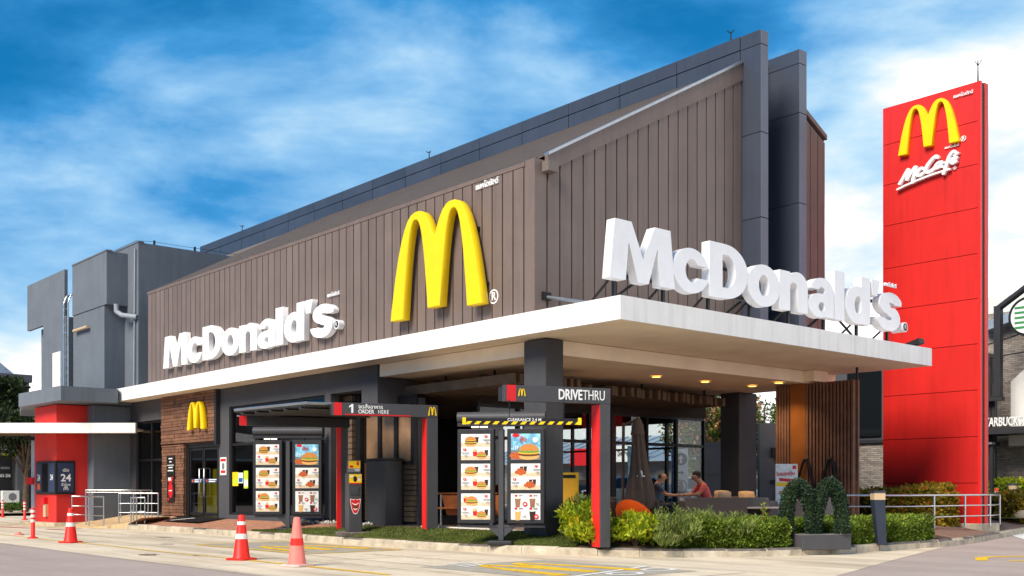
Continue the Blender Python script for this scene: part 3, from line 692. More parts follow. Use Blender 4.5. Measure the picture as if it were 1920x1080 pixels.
fin(22.5, 22.8, [(4.35, 5.6), (5.6, 8.2), (8.2, 10.4), (10.4, 11.6), (11.6, 11.95)], 'end_fin')
W().box(XW - 1.3, XW - .35, YR + .3, 22.48, 4.3, 11.75).build('recessed_wall', 'slate_metal', bld)
W().box(XW - .36, XW - .3, YR + .32, 22.46, 11.3, 11.85).build('recess_coping', 'slate_metal', bld)
rb = W().prism([(22.8, ZB), (24.5, ZB), (24.5, 10.3), (22.8, 11.15)], -36, XW - .02, 'x').build('rear_wall', 'seam_dark', bld)
for k in range(5):
    y0 = 22.82 + k * .336; W().prism([(y0 + .01, ZB), (y0 + .322, ZB), (y0 + .322, 11.05 - (y0 + .322 - 22.8) * .5), (y0 + .01, 11.05 - (y0 - 22.8) * .5)], XW - .018, XW + .02, 'x').build('cladding_panel', 'brown_metal', rb)
W().prism([(22.8, 11.16), (24.55, 10.3), (24.55, 10.42), (22.8, 11.3)], -36, XW + .05, 'x').build('rear_verge', 'brown_metal', rb)
# white canopy slab with fascia panels
ZC0, ZC1 = 4.17, 4.59; YF, XF = 13.69, -12.88; YE = 24.52; XCL = -36.24
can = W(); can.box(XCL + .02, XF - .02, YF + .02, YW + .1, ZC0 + .012, ZC1 - .03); can.box(XW - .4, XF - .02, YW + .1, YE - .02, ZC0 + .012, ZC1 - .03)
can = can.build('canopy', 'soffit', bld)
xs_ = np.linspace(XCL, XF, 14)
for a, b in zip(xs_[:-1], xs_[1:]): W().box(a + .002, b - .002, YF, YF + .05, ZC0, ZC1).build('fascia_panel', 'white_fascia', can)
ys_ = np.linspace(YF + .05, YE, 9)
for a, b in zip(ys_[:-1], ys_[1:]): W().box(XF - .05, XF, a + .002, b - .002, ZC0, ZC1).build('fascia_panel', 'white_fascia', can)
W().box(XCL, XF - .052, YF + .052, YW - .08, ZC1 - .03, ZC1 - .002).build('canopy_flashing', 'white_fascia', can)
W().box(XW + .1, XF - .052, YW - .05, YE, ZC1 - .03, ZC1 - .002).build('canopy_flashing', 'white_fascia', can)
W().box(XW - .4, XF - .052, YE - .05, YE, ZC0 + .002, ZC1).build('fascia_panel', 'white_fascia', can)
# dropped inner ceiling with its edge beams
W().box(-21.3, -15.5, 14.37, 14.55, 3.88, ZC0).build('edge_beam', 'soffit', can); W().box(-15.7, -15.5, 14.55, YE, 3.88, ZC0).build('edge_beam', 'soffit', can)
W().box(-36, -15.7, 14.6, 24.8, 3.9, 4.02).build('inner_ceiling', 'soffit', can)
W().box(-15.5, -15.2, 23.1, 23.7, 3.9, ZC0).build('beam_block', 'soffit', can)
for x, y in ((-16.99, 21.1), (-16.9, 22.9), (-17.0, 19.3), (-15.95, 22.7)):
    dl = W().lathe([(.14, 3.895), (.14, 3.875), (.105, 3.872)], (x, y), 16).build('downlight_ring', 'white_paint', can); W().lathe([(.104, 3.874), (.001, 3.874)], (x, y), 16).build('downlight_lens', 'lamp_on', dl)
    ld_ = bpy.data.lights.new('downlight_glow', 'SPOT'); ld_.energy = 65; ld_.spot_size = R(120); ld_.spot_blend = .8; ld_.color = (1, .72, .42); ld_.shadow_soft_size = .1; lo_ = bpy.data.objects.new('downlight_glow', ld_); link(lo_, dl); lo_.location = (x - BO.x, y - BO.y, 3.85)
# slatted timber ceiling under the inner ceiling
rail = W(); 
for x in (-26, -23, -20.4, -18.6): rail.box(x, x + .08, 15.2, 23.4, 3.70, 3.78)
for x in (-23, -20.4, -18.6):
    for y in (15.6, 18, 20.5, 23): rail.box(x + .02, x + .06, y, y + .04, 3.78, 3.9)
rail = rail.build('slat_ceiling', 'ceiling_dark', bld)
for k in range(40):
    y = 15.1 + k * .215; e = -17.35 if k < 10 else (-18.6 + .14 * (k % 5) if k < 17 else -17.9 + .10 * math.sin(k * 1.3) - .02 * (k - 17)); s0 = -27.5
    W().box(s0, e, y, y + .10, 3.48, 3.70).build('slat', 'slat_brown', rail)
# columns
def column(x0, x1, y0, y1, z1, nm='column'): return W().bbox(x0, x1, y0, y1, .2, z1, .015).build(nm, 'column_grey', bld)
column(-16.05, -15.41, 14.26, 14.75, ZC0 - .01); column(-18.95, -18.3, 24.2, 25.0, 3.9); column(-24, -23.5, 24.3, 24.8, 3.9)
# ground floor front wall: dark grey panels, window bays, timber entrance
def wallseg(x0, x1, z0, z1, y0=YW, y1=YW + .25): return W().box(x0, x1, y0, y1, z0, z1).build('wall_segment', 'dark_wall', bld)
wallseg(-36.5, -33.62, 3.5, ZC0 + .01); wallseg(-36.5, -35.95, .3, 3.5); wallseg(-35.95, -33.62, .3, .42)
wallseg(-29.7, -29.04, .3, ZC0 + .01); wallseg(-29.04, -21.36, 3.62, ZC0 + .01, YW, 15.4); wallseg(-29.04, -23.5, .3, .49); wallseg(-22.05, -21.36, 3.2, 3.62, YW, 15.4); wallseg(-23.75, -23.46, .3, 3.62)
def glazing(x0, x1, z0, z1, y, mull, trans, g='glass_dark', t=.07):
    f = W(); f.box(x0, x1, y, y + .1, z1 - t, z1); f.box(x0, x1, y, y + .1, z0, z0 + t); f.box(x0, x0 + t, y, y + .1, z0 + t, z1 - t); f.box(x1 - t, x1, y, y + .1, z0 + t, z1 - t)
    xs = [x0] + list(mull) + [x1]
    for m_ in mull: f.box(m_ - t / 2, m_ + t / 2, y - .01, y + .11, z0 + t, z1 - t)
    for a, b in zip(xs[:-1], xs[1:]):
        for zz in trans: f.box(a + t / 2, b - t / 2, y + .005, y + .095, zz - t / 2, zz + t / 2)
    fr = f.build('window_frame', 'frame_black', bld); zs = [z0] + list(trans) + [z1]
    for a, b in zip(xs[:-1], xs[1:]):
        for c_, d_ in zip(zs[:-1], zs[1:]): W().box(a + .03, b - .03, y + .045, y + .055, c_ + .03, d_ - .03).build('pane', g, fr)
    return fr
glazing(-35.95, -33.65, .42, 3.5, YW + .06, (-34.75,), (2.2,))
glazing(-29.04, -23.75, .49, 3.62, YW + .06, (-27.4, -26.0, -24.9), (2.52,))
# timber entrance surround: real planks (a few pixels each), joined
pl = W(); z = .40
while z < 4.14:
    h = random.choice((.085, .1, .115))
    if z < 2.62:
        x = -33.6
        while x < -31.95: e = min(-31.95, x + random.uniform(.5, 1.3)); pl.box(x + .004, e - .004, YW - .07 - random.uniform(0, .03), YW, z, min(z + h - .012, 2.62)); x = e
    else:
        x = -33.6
        while x < -29.72: e = min(-29.72, x + random.uniform(.5, 1.4)); pl.box(x + .004, e - .004, YW - .10 - random.uniform(0, .03), YW, z, min(z + h - .012, 4.16)); x = e
    z += h
o = pl.build('timber_planks', 'wood_plank', bld); o['kind'] = 'stuff'
W().box(-33.62, -29.7, YW - .02, YW + .2, 2.6, 4.17).build('entrance_lintel', 'wood_dark', bld); W().box(-33.62, -31.93, YW - .02, YW + .2, .3, 2.6).build('entrance_jamb', 'wood_dark', bld)
W().box(-29.73, -29.6, YW - .14, YW + .0, 2.55, 4.16).build('entrance_return', 'black_paint', bld)
dr = W(); dr.box(-31.92, -29.72, YW + .02, YW + .12, 2.5, 2.62); dr.box(-31.92, -31.78, YW + .02, YW + .12, .39, 2.5); dr.box(-29.82, -29.72, YW + .02, YW + .12, .39, 2.5)
dr = dr.build('entrance_door', 'frame_black', bld)
for a, b in ((-31.76, -30.82), (-30.78, -29.84)):
    l = W(); l.box(a, a + .06, YW + .04, YW + .09, .42, 2.48); l.box(b - .06, b, YW + .04, YW + .09, .42, 2.48); l.box(a + .06, b - .06, YW + .04, YW + .09, .42, .52); l.box(a + .06, b - .06, YW + .04, YW + .09, 2.42, 2.48); l.build('leaf_frame', 'frame_black', dr)
    W().box(a + .05, b - .05, YW + .06, YW + .068, .5, 2.45).build('pane', 'glass_dark', dr)
    W().box(a + .07, b - .07, YW + .052, YW + .056, 1.42, 1.55).build('blue_band', 'navy_print', dr)
    for q in range(6): pass
    W().box(a + .3, b - .12, YW + .049, YW + .051, 1.50, 1.53).build('band_lettering', 'white_print', dr); W().box(a + .3, b - .2, YW + .049, YW + .051, 1.445, 1.475).build('band_lettering', 'white_print', dr); W().box(a + .12, a + .2, YW + .049, YW + .051, 1.45, 1.52).build('band_emblem', 'orange', dr)
for x in (-30.95, -30.62): W().tube([(x, YW + .04, 1.0), (x, YW - .03, 1.0), (x, YW - .03, 1.85), (x, YW + .04, 1.85)], .022, 8).build('pull_handle', 'steel', dr)
# recessed bay behind the order point: brown panes over horizontal timber
bay = W().box(-24.2, -20.75, 15.1, 15.3, .3, 3.4).build('bay_wall', 'dark_wall', bld)
for k in range(4): W().box(-23.55 + k * .7, -23.0 + k * .7, 15.02, 15.09, 1.9, 3.15).build('brown_pane', 'pane_brown', bay)
for k in range(5): W().box(-23.7 + k * .7, -23.56 + k * .7, 14.98, 15.08, 1.8, 3.25).build('mullion', 'frame_black', bay)
pl = W(); z = .45
while z < 1.8: pl.box(-24.1, -20.8, 15.0, 15.09, z, z + .105); z += .125
z = .45
while z < 3.5: pl.box(-23.46, -23.1, 14.75, 14.85, z, z + .13); z += .15
pl.build('timber_slats', 'slat_brown', bay)['kind'] = 'stuff'
W().box(-23.46, -20.75, 14.92, 15.06, 3.25, 3.45).build('bay_header', 'frame_black', bay); W().box(-23.46, -22.9, 14.85, 15.0, .3, 3.6).build('slat_backing', 'frame_black', bay)
# inside: dark room, rear glazing, counters
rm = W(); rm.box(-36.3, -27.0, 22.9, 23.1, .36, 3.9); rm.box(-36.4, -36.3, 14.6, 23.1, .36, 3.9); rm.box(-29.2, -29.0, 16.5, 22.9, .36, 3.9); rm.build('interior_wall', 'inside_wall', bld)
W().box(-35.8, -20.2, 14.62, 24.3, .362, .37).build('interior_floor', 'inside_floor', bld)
def xglaze(x, ys, z0, z1, zt, g='glass_clear', t=.08):
    f = W(); f.box(x, x + .1, ys[0], ys[-1], z1 - t, z1); f.box(x, x + .1, ys[0], ys[-1], z0, z0 + t)
    for y in ys: f.box(x - .01, x + .11, y - t / 2, y + t / 2, z0 + t, z1 - t)
    for a, b in zip(ys[:-1], ys[1:]): f.box(x + .005, x + .095, a + t / 2, b - t / 2, zt - .04, zt + .04)
    fr = f.build('window_frame', 'frame_black', bld)
    for a, b in zip(ys[:-1], ys[1:]): W().box(x + .045, x + .055, a + .03, b - .03, z0 + .04, zt - .02).build('pane', g, fr); W().box(x + .045, x + .055, a + .03, b - .03, zt + .02, z1 - .04).build('pane', g, fr)
xglaze(-20.2, [16.4, 17.7, 19.0, 20.2, 21.05, 22.45, 23.7, 24.95], .38, 3.3, 2.48)
W().box(-20.15, -20.05, 16.4, 24.95, 3.3, 3.9).build('glazing_header', 'ceiling_dark', bld)
f = W(); 
for x in np.linspace(-27, -20.2, 6): f.box(x - .04, x + .04, 24.9, 25.0, .38, 3.3)
f.box(-27, -20.2, 24.9, 25.0, 3.22, 3.9); f.box(-27, -20.2, 24.9, 25.0, 2.44, 2.5); f.build('rear_window_frame', 'frame_black', bld)
# plate on canopy
W().tube([(XW + .05, 14.62, 5.05), (-13.9, 14.5, 4.62)], .035, 8).build('tie_rod', 'galv', bld); W().box(XW + .02, XW + .08, 14.5, 14.72, 4.98, 5.14).build('tie_bracket', 'frame_black', bld)

# dark service cabinet in front of the bay
sc_ = thing('service_cabinet', 'tall dark grey cabinet standing in front of the slatted bay wall', 'cabinet', (-21.6, 14.75, .36))
bx('cabinet_body', 'gate_grey', sc_, -.42, .42, -.3, .2, -.1, 1.55); box('cabinet_top', 'black_paint', sc_, -.44, .44, -.32, .22, 1.55, 1.6); box('socket_panel', 'wood_table', sc_, -.5, -.43, -.28, -.1, 1.1, 1.5)

# ================================================================== GREY SERVICE BLOCK AND RED PICK-UP BOOTH
AO = Vector((-39, 15, 0))
ann = thing('service_block', 'stepped blue grey plaster service block left of the brown facade', 'building', tuple(AO))
class WA(W):
    def __init__(s): super().__init__(AO)
WA().box(-46.4, -41.95, 14.0, 14.12, 7.72, 9.57).build('parapet_screen', 'annex_grey', ann)
WA().box(-45.6, -41.5, 14.3, 20, .0, 7.72).build('rear_volume', 'annex_grey', ann); WA().box(-44.4, -41.52, 14.0, 14.3, 4.5, 7.72).build('lower_wall', 'annex_grey', ann)
tw = WA(); tw.box(-41.1, -37.66, 14.0, 19, 7.7, 9.55); tw.build('upper_tower', 'annex_grey', ann)
WA().box(-41.08, -37.95, 14.03, 19, 4.4, 7.698).build('tower_wall', 'annex_grey', ann)
WA().box(-41.08, -36.72, 14.75, 21, 4.4, 9.8).build('main_tower', 'annex_grey', ann)
WA().box(-36.7, -34.85, 16.2, 21, 4.4, 7.2).build('link_wall', 'annex_grey', ann)
mb = WA(); mb.box(-41.12, -37.64, 13.98, 14.2, 9.55, 9.6); mb.box(-41.1, -36.70, 14.73, 14.95, 9.8, 9.85); mb.build('coping', 'annex_grey', ann)
WA().box(-43.2, -42.3, 13.96, 14.0, 4.6, 6.5).build('white_door', 'white_paint', ann)
# ledge over the booth
WA().prism([(-39.4, 11.6), (-35.45, 11.72), (-35.45, 13.55), (-36.25, 13.9), (-36.25, 14.4), (-44, 14.4), (-44, 13.0), (-39.6, 11.75)], 4.08, 4.54, 'z').build('ledge', 'annex_grey', ann)
WA().box(-38.2, -36.42, 13.1, 16, 0, 4.05).build('booth_return_wall', 'annex_grey', ann)
bo = WA().box(-39.2, -36.98, 12.08, 13.4, .12, 4.05).build('red_booth', 'red_wall', ann); bo['label'] = 'bright red drive-up pick-up booth with dark corner window'
# corner window of the booth: frame and panes set 3 cm proud
wn = WA(); wn.box(-38.95, -36.96, 12.04, 12.09, 1.06, 2.18); wn.box(-36.99, -36.94, 12.05, 12.68, 1.06, 2.18); wn = wn.build('booth_window', 'frame_black', ann)
for a, b, m_ in ((-38.88, -38.35, 'navy_print'), (-38.25, -37.75, 'car_glass'), (-37.62, -37.02, 'navy_print')): WA().box(a, b, 12.03, 12.04, 1.14, 2.1).build('pane', m_, wn)
WA().box(-36.94, -36.93, 12.12, 12.62, 1.14, 2.1).build('pane', 'navy_print', wn)
for (x, y, rz, s) in ((-38.62, 12.026, 0, .3), (-37.3, 12.026, 0, .26)): text('24', s, .004, 'white_print', wn, (x - AO.x, y - AO.y, 1.62), .02, rot=(0, 0, rz))
text('24', .34, .004, 'white_print', wn, (-36.926 - AO.x, 12.37 - AO.y, 1.6), .02, rot=(0, 0, PI / 2))
text('ชั่วโมง', .12, .004, 'white_print', wn, (-36.926 - AO.x, 12.37 - AO.y, 1.38), .01, rot=(0, 0, PI / 2)); text('เปิด', .14, .004, 'white_print', wn, (-36.926 - AO.x, 12.37 - AO.y, 1.86), .01, rot=(0, 0, PI / 2))
ar = inst('window_emblem', arches(.16, .13, .004, 'white_print', .03), wn, (-36.926 - AO.x, 12.37 - AO.y, 1.2), (0, 0, PI / 2)); inst('window_emblem', arches(.16, .13, .004, 'yellow_print', .03), wn, (-38.62 - AO.x, 12.026 - AO.y, 1.26))
WA().box(-38.75, -38.5, 12.02, 12.03, 1.22, 1.42).build('orange_sticker', 'orange', wn)
mb = WA(); mb.box(-38.2, -37.85, 11.96, 12.08, .72, .95); mb.build('card_reader', 'red_print', ann); WA().box(-38.05, -37.8, 11.99, 12.08, .3, .72).build('reader_column', 'lamp_lens', ann)
WA().prism([(-39.6, 11.7), (-36.6, 11.9), (-36.3, 13.1), (-39.6, 13.2)], 0, .12, 'z').build('booth_plinth', 'kerb_stone', ann)
# pipe, ladder, wall lamp, cable
WA().tube([(-37.5, 14.28, 7.7), (-37.5, 14.28, 7.45), (-37.3, 14.4, 7.3), (-36.75, 14.72, 7.2)], .09, 10).build('drain_pipe', 'pipe_grey', ann)
WA().tube([(-36.9, 14.7, 9.6), (-36.95, 14.69, 4.6)], .03, 6).build('cable_conduit', 'pipe_grey', ann)
ld = WA()
for x in (-41.75, -41.25): ld.tube([(x, 13.9, 4.55), (x, 13.9, 8.2), (x + .02, 14.0, 8.5), (x + .05, 14.25, 8.62), (x + .05, 14.5, 8.5)], .035, 6)
z = 4.7
while z < 8.2: ld.tube([(-41.75, 13.9, z), (-41.25, 13.9, z)], .018, 6); z += .3
ld.build('ladder', 'steel', ann)
WA().tube([(-40.7, 13.92, 7.08), (-39.3, 13.92, 7.08)], .06, 8).build('tube_lamp', 'lamp_lens', ann)
WA().box(-42.2, -41.3, 14.6, 14.7, 8.6, 8.7).build('roof_tank_rail', 'white_paint', ann)
lw = thing('lightning_cable', 'thin roof wire with small holders along the grey tower top', 'wire', (-37, 14.8, 9.85))
MB().tube([(-3.5, 0, .05), (0, 0, .06), (.25, .4, .05), (.25, 4.3, .06)], .007, 5).build('wire', 'frame_black', lw)
for y in (.5, 2, 4): box('holder', 'frame_black', lw, .22, .28, y, y + .06, -.05, .1)

# white flat canopy over the pick-up lane
lc = thing('lane_canopy', 'flat white canopy slab over the pick-up lane on a thin post', 'canopy', (-34.57, 13.74, 0), math.atan2(.755, .656))
bx('slab', 'white_fascia', lc, -7.0, .05, 0, .16, 3.06, 3.39, b=.01); box('soffit_panel', 'soffit', lc, -7, -.1, .165, 3.4, 3.18, 3.24); 
for k in range(6): box('soffit_rib', 'slat_brown', lc, -6.8, -.4, .5 + k * .5, .56 + k * .5, 3.12, 3.18)
box('post', 'galv', lc, -4.62, -4.5, 2.85, 2.97, 0, 3.18); box('post_camera', 'black', lc, -4.7, -4.5, 2.7, 2.85, 2.95, 3.08); box('alarm_box', 'red_print', lc, -4.76, -4.52, 2.75, 2.9, 1.4, 1.64)

# ================================================================== RAISED SIGNS
s1 = thing('lettering_sign', 'white raised lettering fixed to the brown front wall', 'sign', (-33.15, 14.12, 5.06))
wordmark(s1, "McDonald's", .99, 10.2, .16, 'white_letter')
so_ = MB().box(-.03, .03, .16, .2, -.03, .03).mesh('stand_off', 'frame_black')
for k in range(14): inst('stand_off', so_, s1, (.53 + k * .71, 0, .28))
rg = MB().tube([(10.3, .02, .22), (10.3, .2, .22)], .115, 16).build('registered_mark', 'white_letter', s1)
MB().tube([(10.3, .014, .22), (10.3, .02, .22)], .085, 16).build('mark_disc', 'black_print', rg); text('R', .13, .004, 'white_print', rg, (10.3, .01, .22), .01)
TH = 'แมคโดนัลด์'
t = text(TH, .125, .05, 'white_letter', None, (-23.2, 14.28, 6.08), .012, name='thai_lettering'); tag(t, 'tiny white Thai lettering above the end of the front wall sign', 'sign')
a1 = thing('arch_sign', 'large yellow twin arch sign on the brown front wall', 'sign', (-18.70, 13.98, 5.03))
inst('twin_arch', arches(3.28, 2.32, .20, 'arch_yellow', .009, bevel=.012), a1, (0, .13, 0))
so_ = MB().box(-.04, .04, .22, .33, 0, .08).mesh('stand_off', 'frame_black')
for x, z in ((-1.5, .4), (-1.2, 1.6), (0, .6), (1.5, .4), (1.2, 1.6)): inst('stand_off', so_, a1, (x, 0, z))
def regmark(x, y, z, r, label):
    o = thing('registered_mark', label, 'sign', (x, y, z)); MB().add([], []).v
    ring = solid(D(sd_ell(0, 0, 1, 1), sd_ell(0, 0, .82, .82)), (-1, 1, -1, 1), .02, 'ring', 'white_letter', .04, .004, r, r); inst('ring', ring, o); text('R', r * 1.6, .02, 'white_letter', o, (0, 0, 0), .015); return o
regmark(-17.02, 14.3, 5.19, .15, 'white circled R mark beside the large yellow arches')
t = text(TH, .165, .04, 'white_letter', None, (-17.22, 14.29, 7.55), .014, name='thai_lettering'); tag(t, 'small white Thai lettering near the top corner of the brown wall', 'sign')
s2 = thing('lettering_sign', 'big white raised lettering standing on the canopy edge', 'sign', (-13.36, 13.93, 5.0), PI / 2)
wordmark(s2, "McDonald's", 1.08, 10.05, .20, 'white_letter')
fr = MB()
for z in (.1, .62): fr.box(.35, 9.9, .21, .26, z, z + .06)
for k in range(8):
    x = .35 + k * 1.35; fr.box(x - .03, x + .03, .21, .27, -.42, .85); fr.tube([(x, .24, .15), (x + .05, 1.05, -.42)], .025, 5)
for x in (1.1, 4.3, 7.2): fr.tube([(x, .4, .1), (x - .75, .5, -.42)], .03, 5)
fr.tube([(7.9, .4, .15), (9.0, .42, -.42)], .03, 5); fr.build('support_frame', 'frame_black', s2)
rg = MB().tube([(10.22, 0, .12), (10.22, .32, .12)], .12, 16).build('registered_mark', 'white_letter', s2)
MB().tube([(10.22, -.006, .12), (10.22, 0, .12)], .09, 16).build('mark_disc', 'black_print', rg); text('R', .14, .004, 'white_print', rg, (10.22, -.01, .12), .01)
t = text(TH, .12, .03, 'white_letter', None, (-13.3, 23.35, 6.02), .012, rot=(0, 0, PI / 2), name='thai_lettering'); tag(t, 'tiny white Thai lettering above the last letter of the canopy sign', 'sign')
fl = thing('floodlight', 'small black floodlight on the canopy near the red pylon', 'light', (-13.05, 24.1, 4.6), PI / 2); MB().prism([(-.15, .08), (.2, .02), (.22, .1), (-.12, .2)], -.12, .12, 'x').build('lamp_housing', 'black', fl); box('bracket', 'black', fl, -.03, .03, -.03, .03, 0, .1)

# red pylon
PY = 26.6; pyl = thing('red_pylon', 'tall red panelled pylon sign tower right of the canopy', 'sign tower', (-14.0, PY + .3, .2))
PX0, PX1, PZ = -15.36 + 14, -12.72 + 14, 11.48 - .2
core = box('core', 'frame_black', pyl, PX0 + .03, PX1 - .02, -.26, .06, 0, PZ - .02)
zs = [0, 1.18, 2.35, 3.52, 4.68, 5.82, 6.95, 8.1, 9.2, 10.28, PZ]
for a, b in zip(zs[:-1], zs[1:]): box('front_panel', 'pylon_red', core, PX0, PX1 - .04, -.3, -.262, a + .008, b - .008)
box('back_panel', 'pylon_red', pyl, PX0, PX1 - .03, .062, .12, 0, PZ); box('side_panel', 'pylon_red', pyl, PX1 - .02, PX1 + .03, -.06, .12, 0, PZ); box('edge_trim', 'red_paint', pyl, PX1 - .038, PX1 + .03, -.3, -.22, 0, PZ); box('edge_channel', 'frame_black', pyl, PX1 - .02, PX1 + .005, -.22, -.06, 0, PZ - .01); box('left_panel', 'pylon_red', pyl, PX0 - .02, PX0 + .03, -.26, .06, 0, PZ); bx('footing', 'kerb_stone', pyl, PX0 - .1, PX1 + .15, -.5, .5, -.15, .16)
a2 = thing('arch_sign', 'yellow twin arch sign near the top of the red pylon', 'sign', (-14.02, PY - .14, 10.05))
inst('twin_arch', arches(1.66, 1.22, .16, 'arch_yellow', .012, bevel=.008), a2, (0, .08, 0))
regmark(-13.12, PY - .02, 10.12, .07, 'tiny circled R mark beside the pylon arches')
t = text(TH, .115, .03, 'white_letter', None, (-13.12, PY - .03, 11.24), .012, name='thai_lettering'); tag(t, 'tiny white Thai lettering at the top corner of the red pylon', 'sign')
# flowing script sign below the arches
sg = thing('script_sign', 'white script cafe lettering with underline on the red pylon', 'sign', (-14.82, PY - .12, 9.24))
ST = [([(.0, .04), (.05, .12), (.16, .34), (.24, .47), (.235, .33), (.20, .17), (.22, .14), (.34, .36), (.44, .50), (.42, .30), (.37, .08), (.36, -.02)], .042),
      ([(.66, .36), (.60, .41), (.51, .33), (.48, .22), (.54, .16), (.64, .22)], .042),
      ([(1.03, .64), (1.0, .69), (.90, .63), (.76, .44), (.71, .29), (.77, .21), (.90, .26), (.99, .34)], .048),
      ([(1.14, .46), (1.06, .46), (.98, .37), (1.0, .28), (1.09, .33), (1.15, .45), (1.12, .32), (1.17, .28)], .038),
      ([(1.50, .68), (1.44, .71), (1.34, .58), (1.28, .36), (1.21, .10), (1.19, .04)], .042), ([(1.22, .40), (1.30, .42), (1.42, .47)], .03),
      ([(1.38, .36), (1.50, .43), (1.53, .49), (1.46, .49), (1.40, .40), (1.42, .31), (1.52, .35)], .036), ([(1.48, .57), (1.56, .62)], .033),
      ([(-.06, -.14), (.2, -.055), (.55, .03), (.9, .10), (1.35, .145)], .03)]
sf = U(*[sd_stroke(curve(c, 6), w) for c, w in ST])
inst('script_lettering', solid(sf, (-.2, 1.7, -.3, .85), .10, 'script_lettering', 'white_letter', .011, .0025, 1.02, .76), sg, (0, .05, .05))
regmark(-13.34, PY - .04, 9.42, .045, 'tiny circled R mark after the script lettering')
t = text(TH, .085, .02, 'white_letter', None, (-13.42, PY - .03, 9.99), .012, name='thai_lettering'); tag(t, 'tiny white Thai lettering just above the script sign', 'sign')
# entrance arch sign and wall boards
a3 = thing('arch_sign', 'yellow twin arch sign on the timber over the entrance door', 'sign', (-30.72, YW - .30, 3.02)); inst('twin_arch', arches(1.12, .84, .15, 'arch_yellow', .014, bevel=.006), a3, (0, .09, 0))
bd = thing('notice_board', 'small black opening hours board beside the entrance door', 'sign', (-32.85, YW - .12, 1.98)); box('panel', 'black_print', bd, -.3, .3, 0, .03, -.32, .32)
for z, w in ((.2, .14), (.1, .08), (-.08, .16), (-.18, .2)): decal('lettering', bd, [(rect(-w, w, z, z + .035), 'white_print')])
decal('divider', bd, [(rect(-.25, .25, 0, .02), 'white_print')])
bd = thing('poster', 'black poster with red picture below the opening hours board', 'poster', (-32.85, YW - .12, 1.25)); box('panel', 'black_print', bd, -.27, .27, 0, .03, -.42, .42)
decal('print', bd, [(disc_poly(0, -.05, .17, .25), 'red_print'), (rect(-.2, .15, .2, .3), 'red_print'), (rect(-.16, .05, .25, .35), 'white_print'), (rect(.1, .2, .3, .38), 'red_print'), (rect(-.22, -.1, -.38, -.3), 'red_print'), (rect(-.1, .12, -.08, -.05), 'white_print')])
bd = thing('poster', 'small white and red notice on the grey wall right of the entrance', 'poster', (-29.38, YW - .02, 1.9)); box('panel', 'paper', bd, -.2, .2, 0, .015, -.26, .26); decal('print', bd, [(rect(-.17, .17, .14, .22), 'red_print'), (disc_poly(0, 0, .09, .1), 'grey_print'), (rect(-.14, .14, -.2, -.12), 'red_print')])
for i, (x, z, w, h, m_, lb) in enumerate(((-28.75, 1.52, .36, .4, 'lime_print', 'yellow sticker on the dark window right of the entrance'), (-28.42, 1.55, .3, .3, 'blue_print', 'blue and white sticker between yellow and lime window stickers'), (-28.1, 1.5, .26, .5, 'lime_print', 'tall lime sticker right of the blue window sticker'))):
    st = thing('window_sticker', lb, 'sticker', (x, YW + .05, z)); box('sheet', 'yellow_print' if i == 0 else 'paper' if i == 1 else m_, st, -w / 2, w / 2, 0, .004, -h / 2, h / 2)
    decal('print', st, [(rect(-w * .4, w * .4, -h * .4, 0), m_ if i == 1 else 'lime_print' if i == 0 else 'white_print')])
# lightning rods
for x, y, z, h, lb in ((-16.2, 21.1, 12.0, .32, 'thin lightning rod at the high street end of the ridge wall'), (-28.4, 21.1, 12.0, .3, 'thin lightning rod midway along the ridge wall'), (-41.5, 21.1, 12.0, .3, 'thin lightning rod near the far end of the ridge wall'), (-12.9, PY + .3, 11.48, .66, 'lightning rod on top of the red pylon')):
    lr = thing('lightning_rod', lb, 'lightning rod', (x, y, z)); MB().tube([(0, 0, 0), (0, 0, h)], [.025, .012], 5).build('rod', 'frame_black', lr); q = MB()
    for a in (0, 2.1, 4.2): q.tube([(0, 0, h * .75), (.1 * math.cos(a), .1 * math.sin(a), h * .95)], .012, 4)
    q.build('prongs', 'frame_black', lr)

# ================================================================== DRIVE-THROUGH FURNITURE
FR = math.atan2(.755, .656)     # local x runs across the view of an arriving driver
GR = math.atan2(.94, .34)
g1 = thing('portal_gate', 'dark cantilever gate with red lined post lettered for the drive lane', 'gate', (-13.55, 13.92, .17), GR)
bx('post', 'gate_grey', g1, -.03, .17, -.0, .36, 0, 2.58, b=.006); box('red_lining', 'red_paint', g1, -.045, -.031, .02, .34, .0, 2.57); bx('beam', 'gate_grey', g1, -1.86, .17, -.004, .16, 2.58, 2.86, b=.006); box('beam_back', 'black_paint', g1, -1.86, .17, .162, .34, 2.6, 2.84)
box('red_end', 'red_print', g1, -1.83, -1.66, -.012, -.004, 2.58, 2.86)
inst('arch_emblem', arches(.14, .13, .006, 'yellow_print', .03), g1, (-1.55, -.01, 2.67))
text('DRIVE', .255, .008, 'white_print', g1, (-.86, -.012, 2.715), .022, 'LEFT', .68); text('THRU', .255, .008, 'white_print', g1, (-.385, -.012, 2.715), -.004, 'LEFT', .66)
cb = thing('clearance_bar', 'hanging black bar with yellow hazard stripes showing the clearance height', 'height bar', (-14.1, 12.13, 2.33), math.atan2(.80, .60))
bx('bar', 'black_print', cb, -.76, 1.3, -.03, .03, 0, .11, b=.006)
n = 13; st = 2.06 / n
for k in range(n): decal('hazard_stripe', cb, [([(-.74 + k * st + .02, .004), (-.74 + k * st + .1, .004), (-.74 + k * st + .15, .055), (-.74 + k * st + .07, .055)], 'yellow_print')], -.031)
for x in (-.76, 1.24): box('yellow_bracket', 'yellow_print', cb, x, x + .06, -.036, -.032, .0, .12)
for x in (.05, 1.0): MB().tube([(x, 0, .11), (x, 0, .44)], .008, 5).build('chain', 'frame_black', cb)
text('CLEARANCE 2.4 M', .072, .004, 'white_print', cb, (.31, -.036, .082), .01)
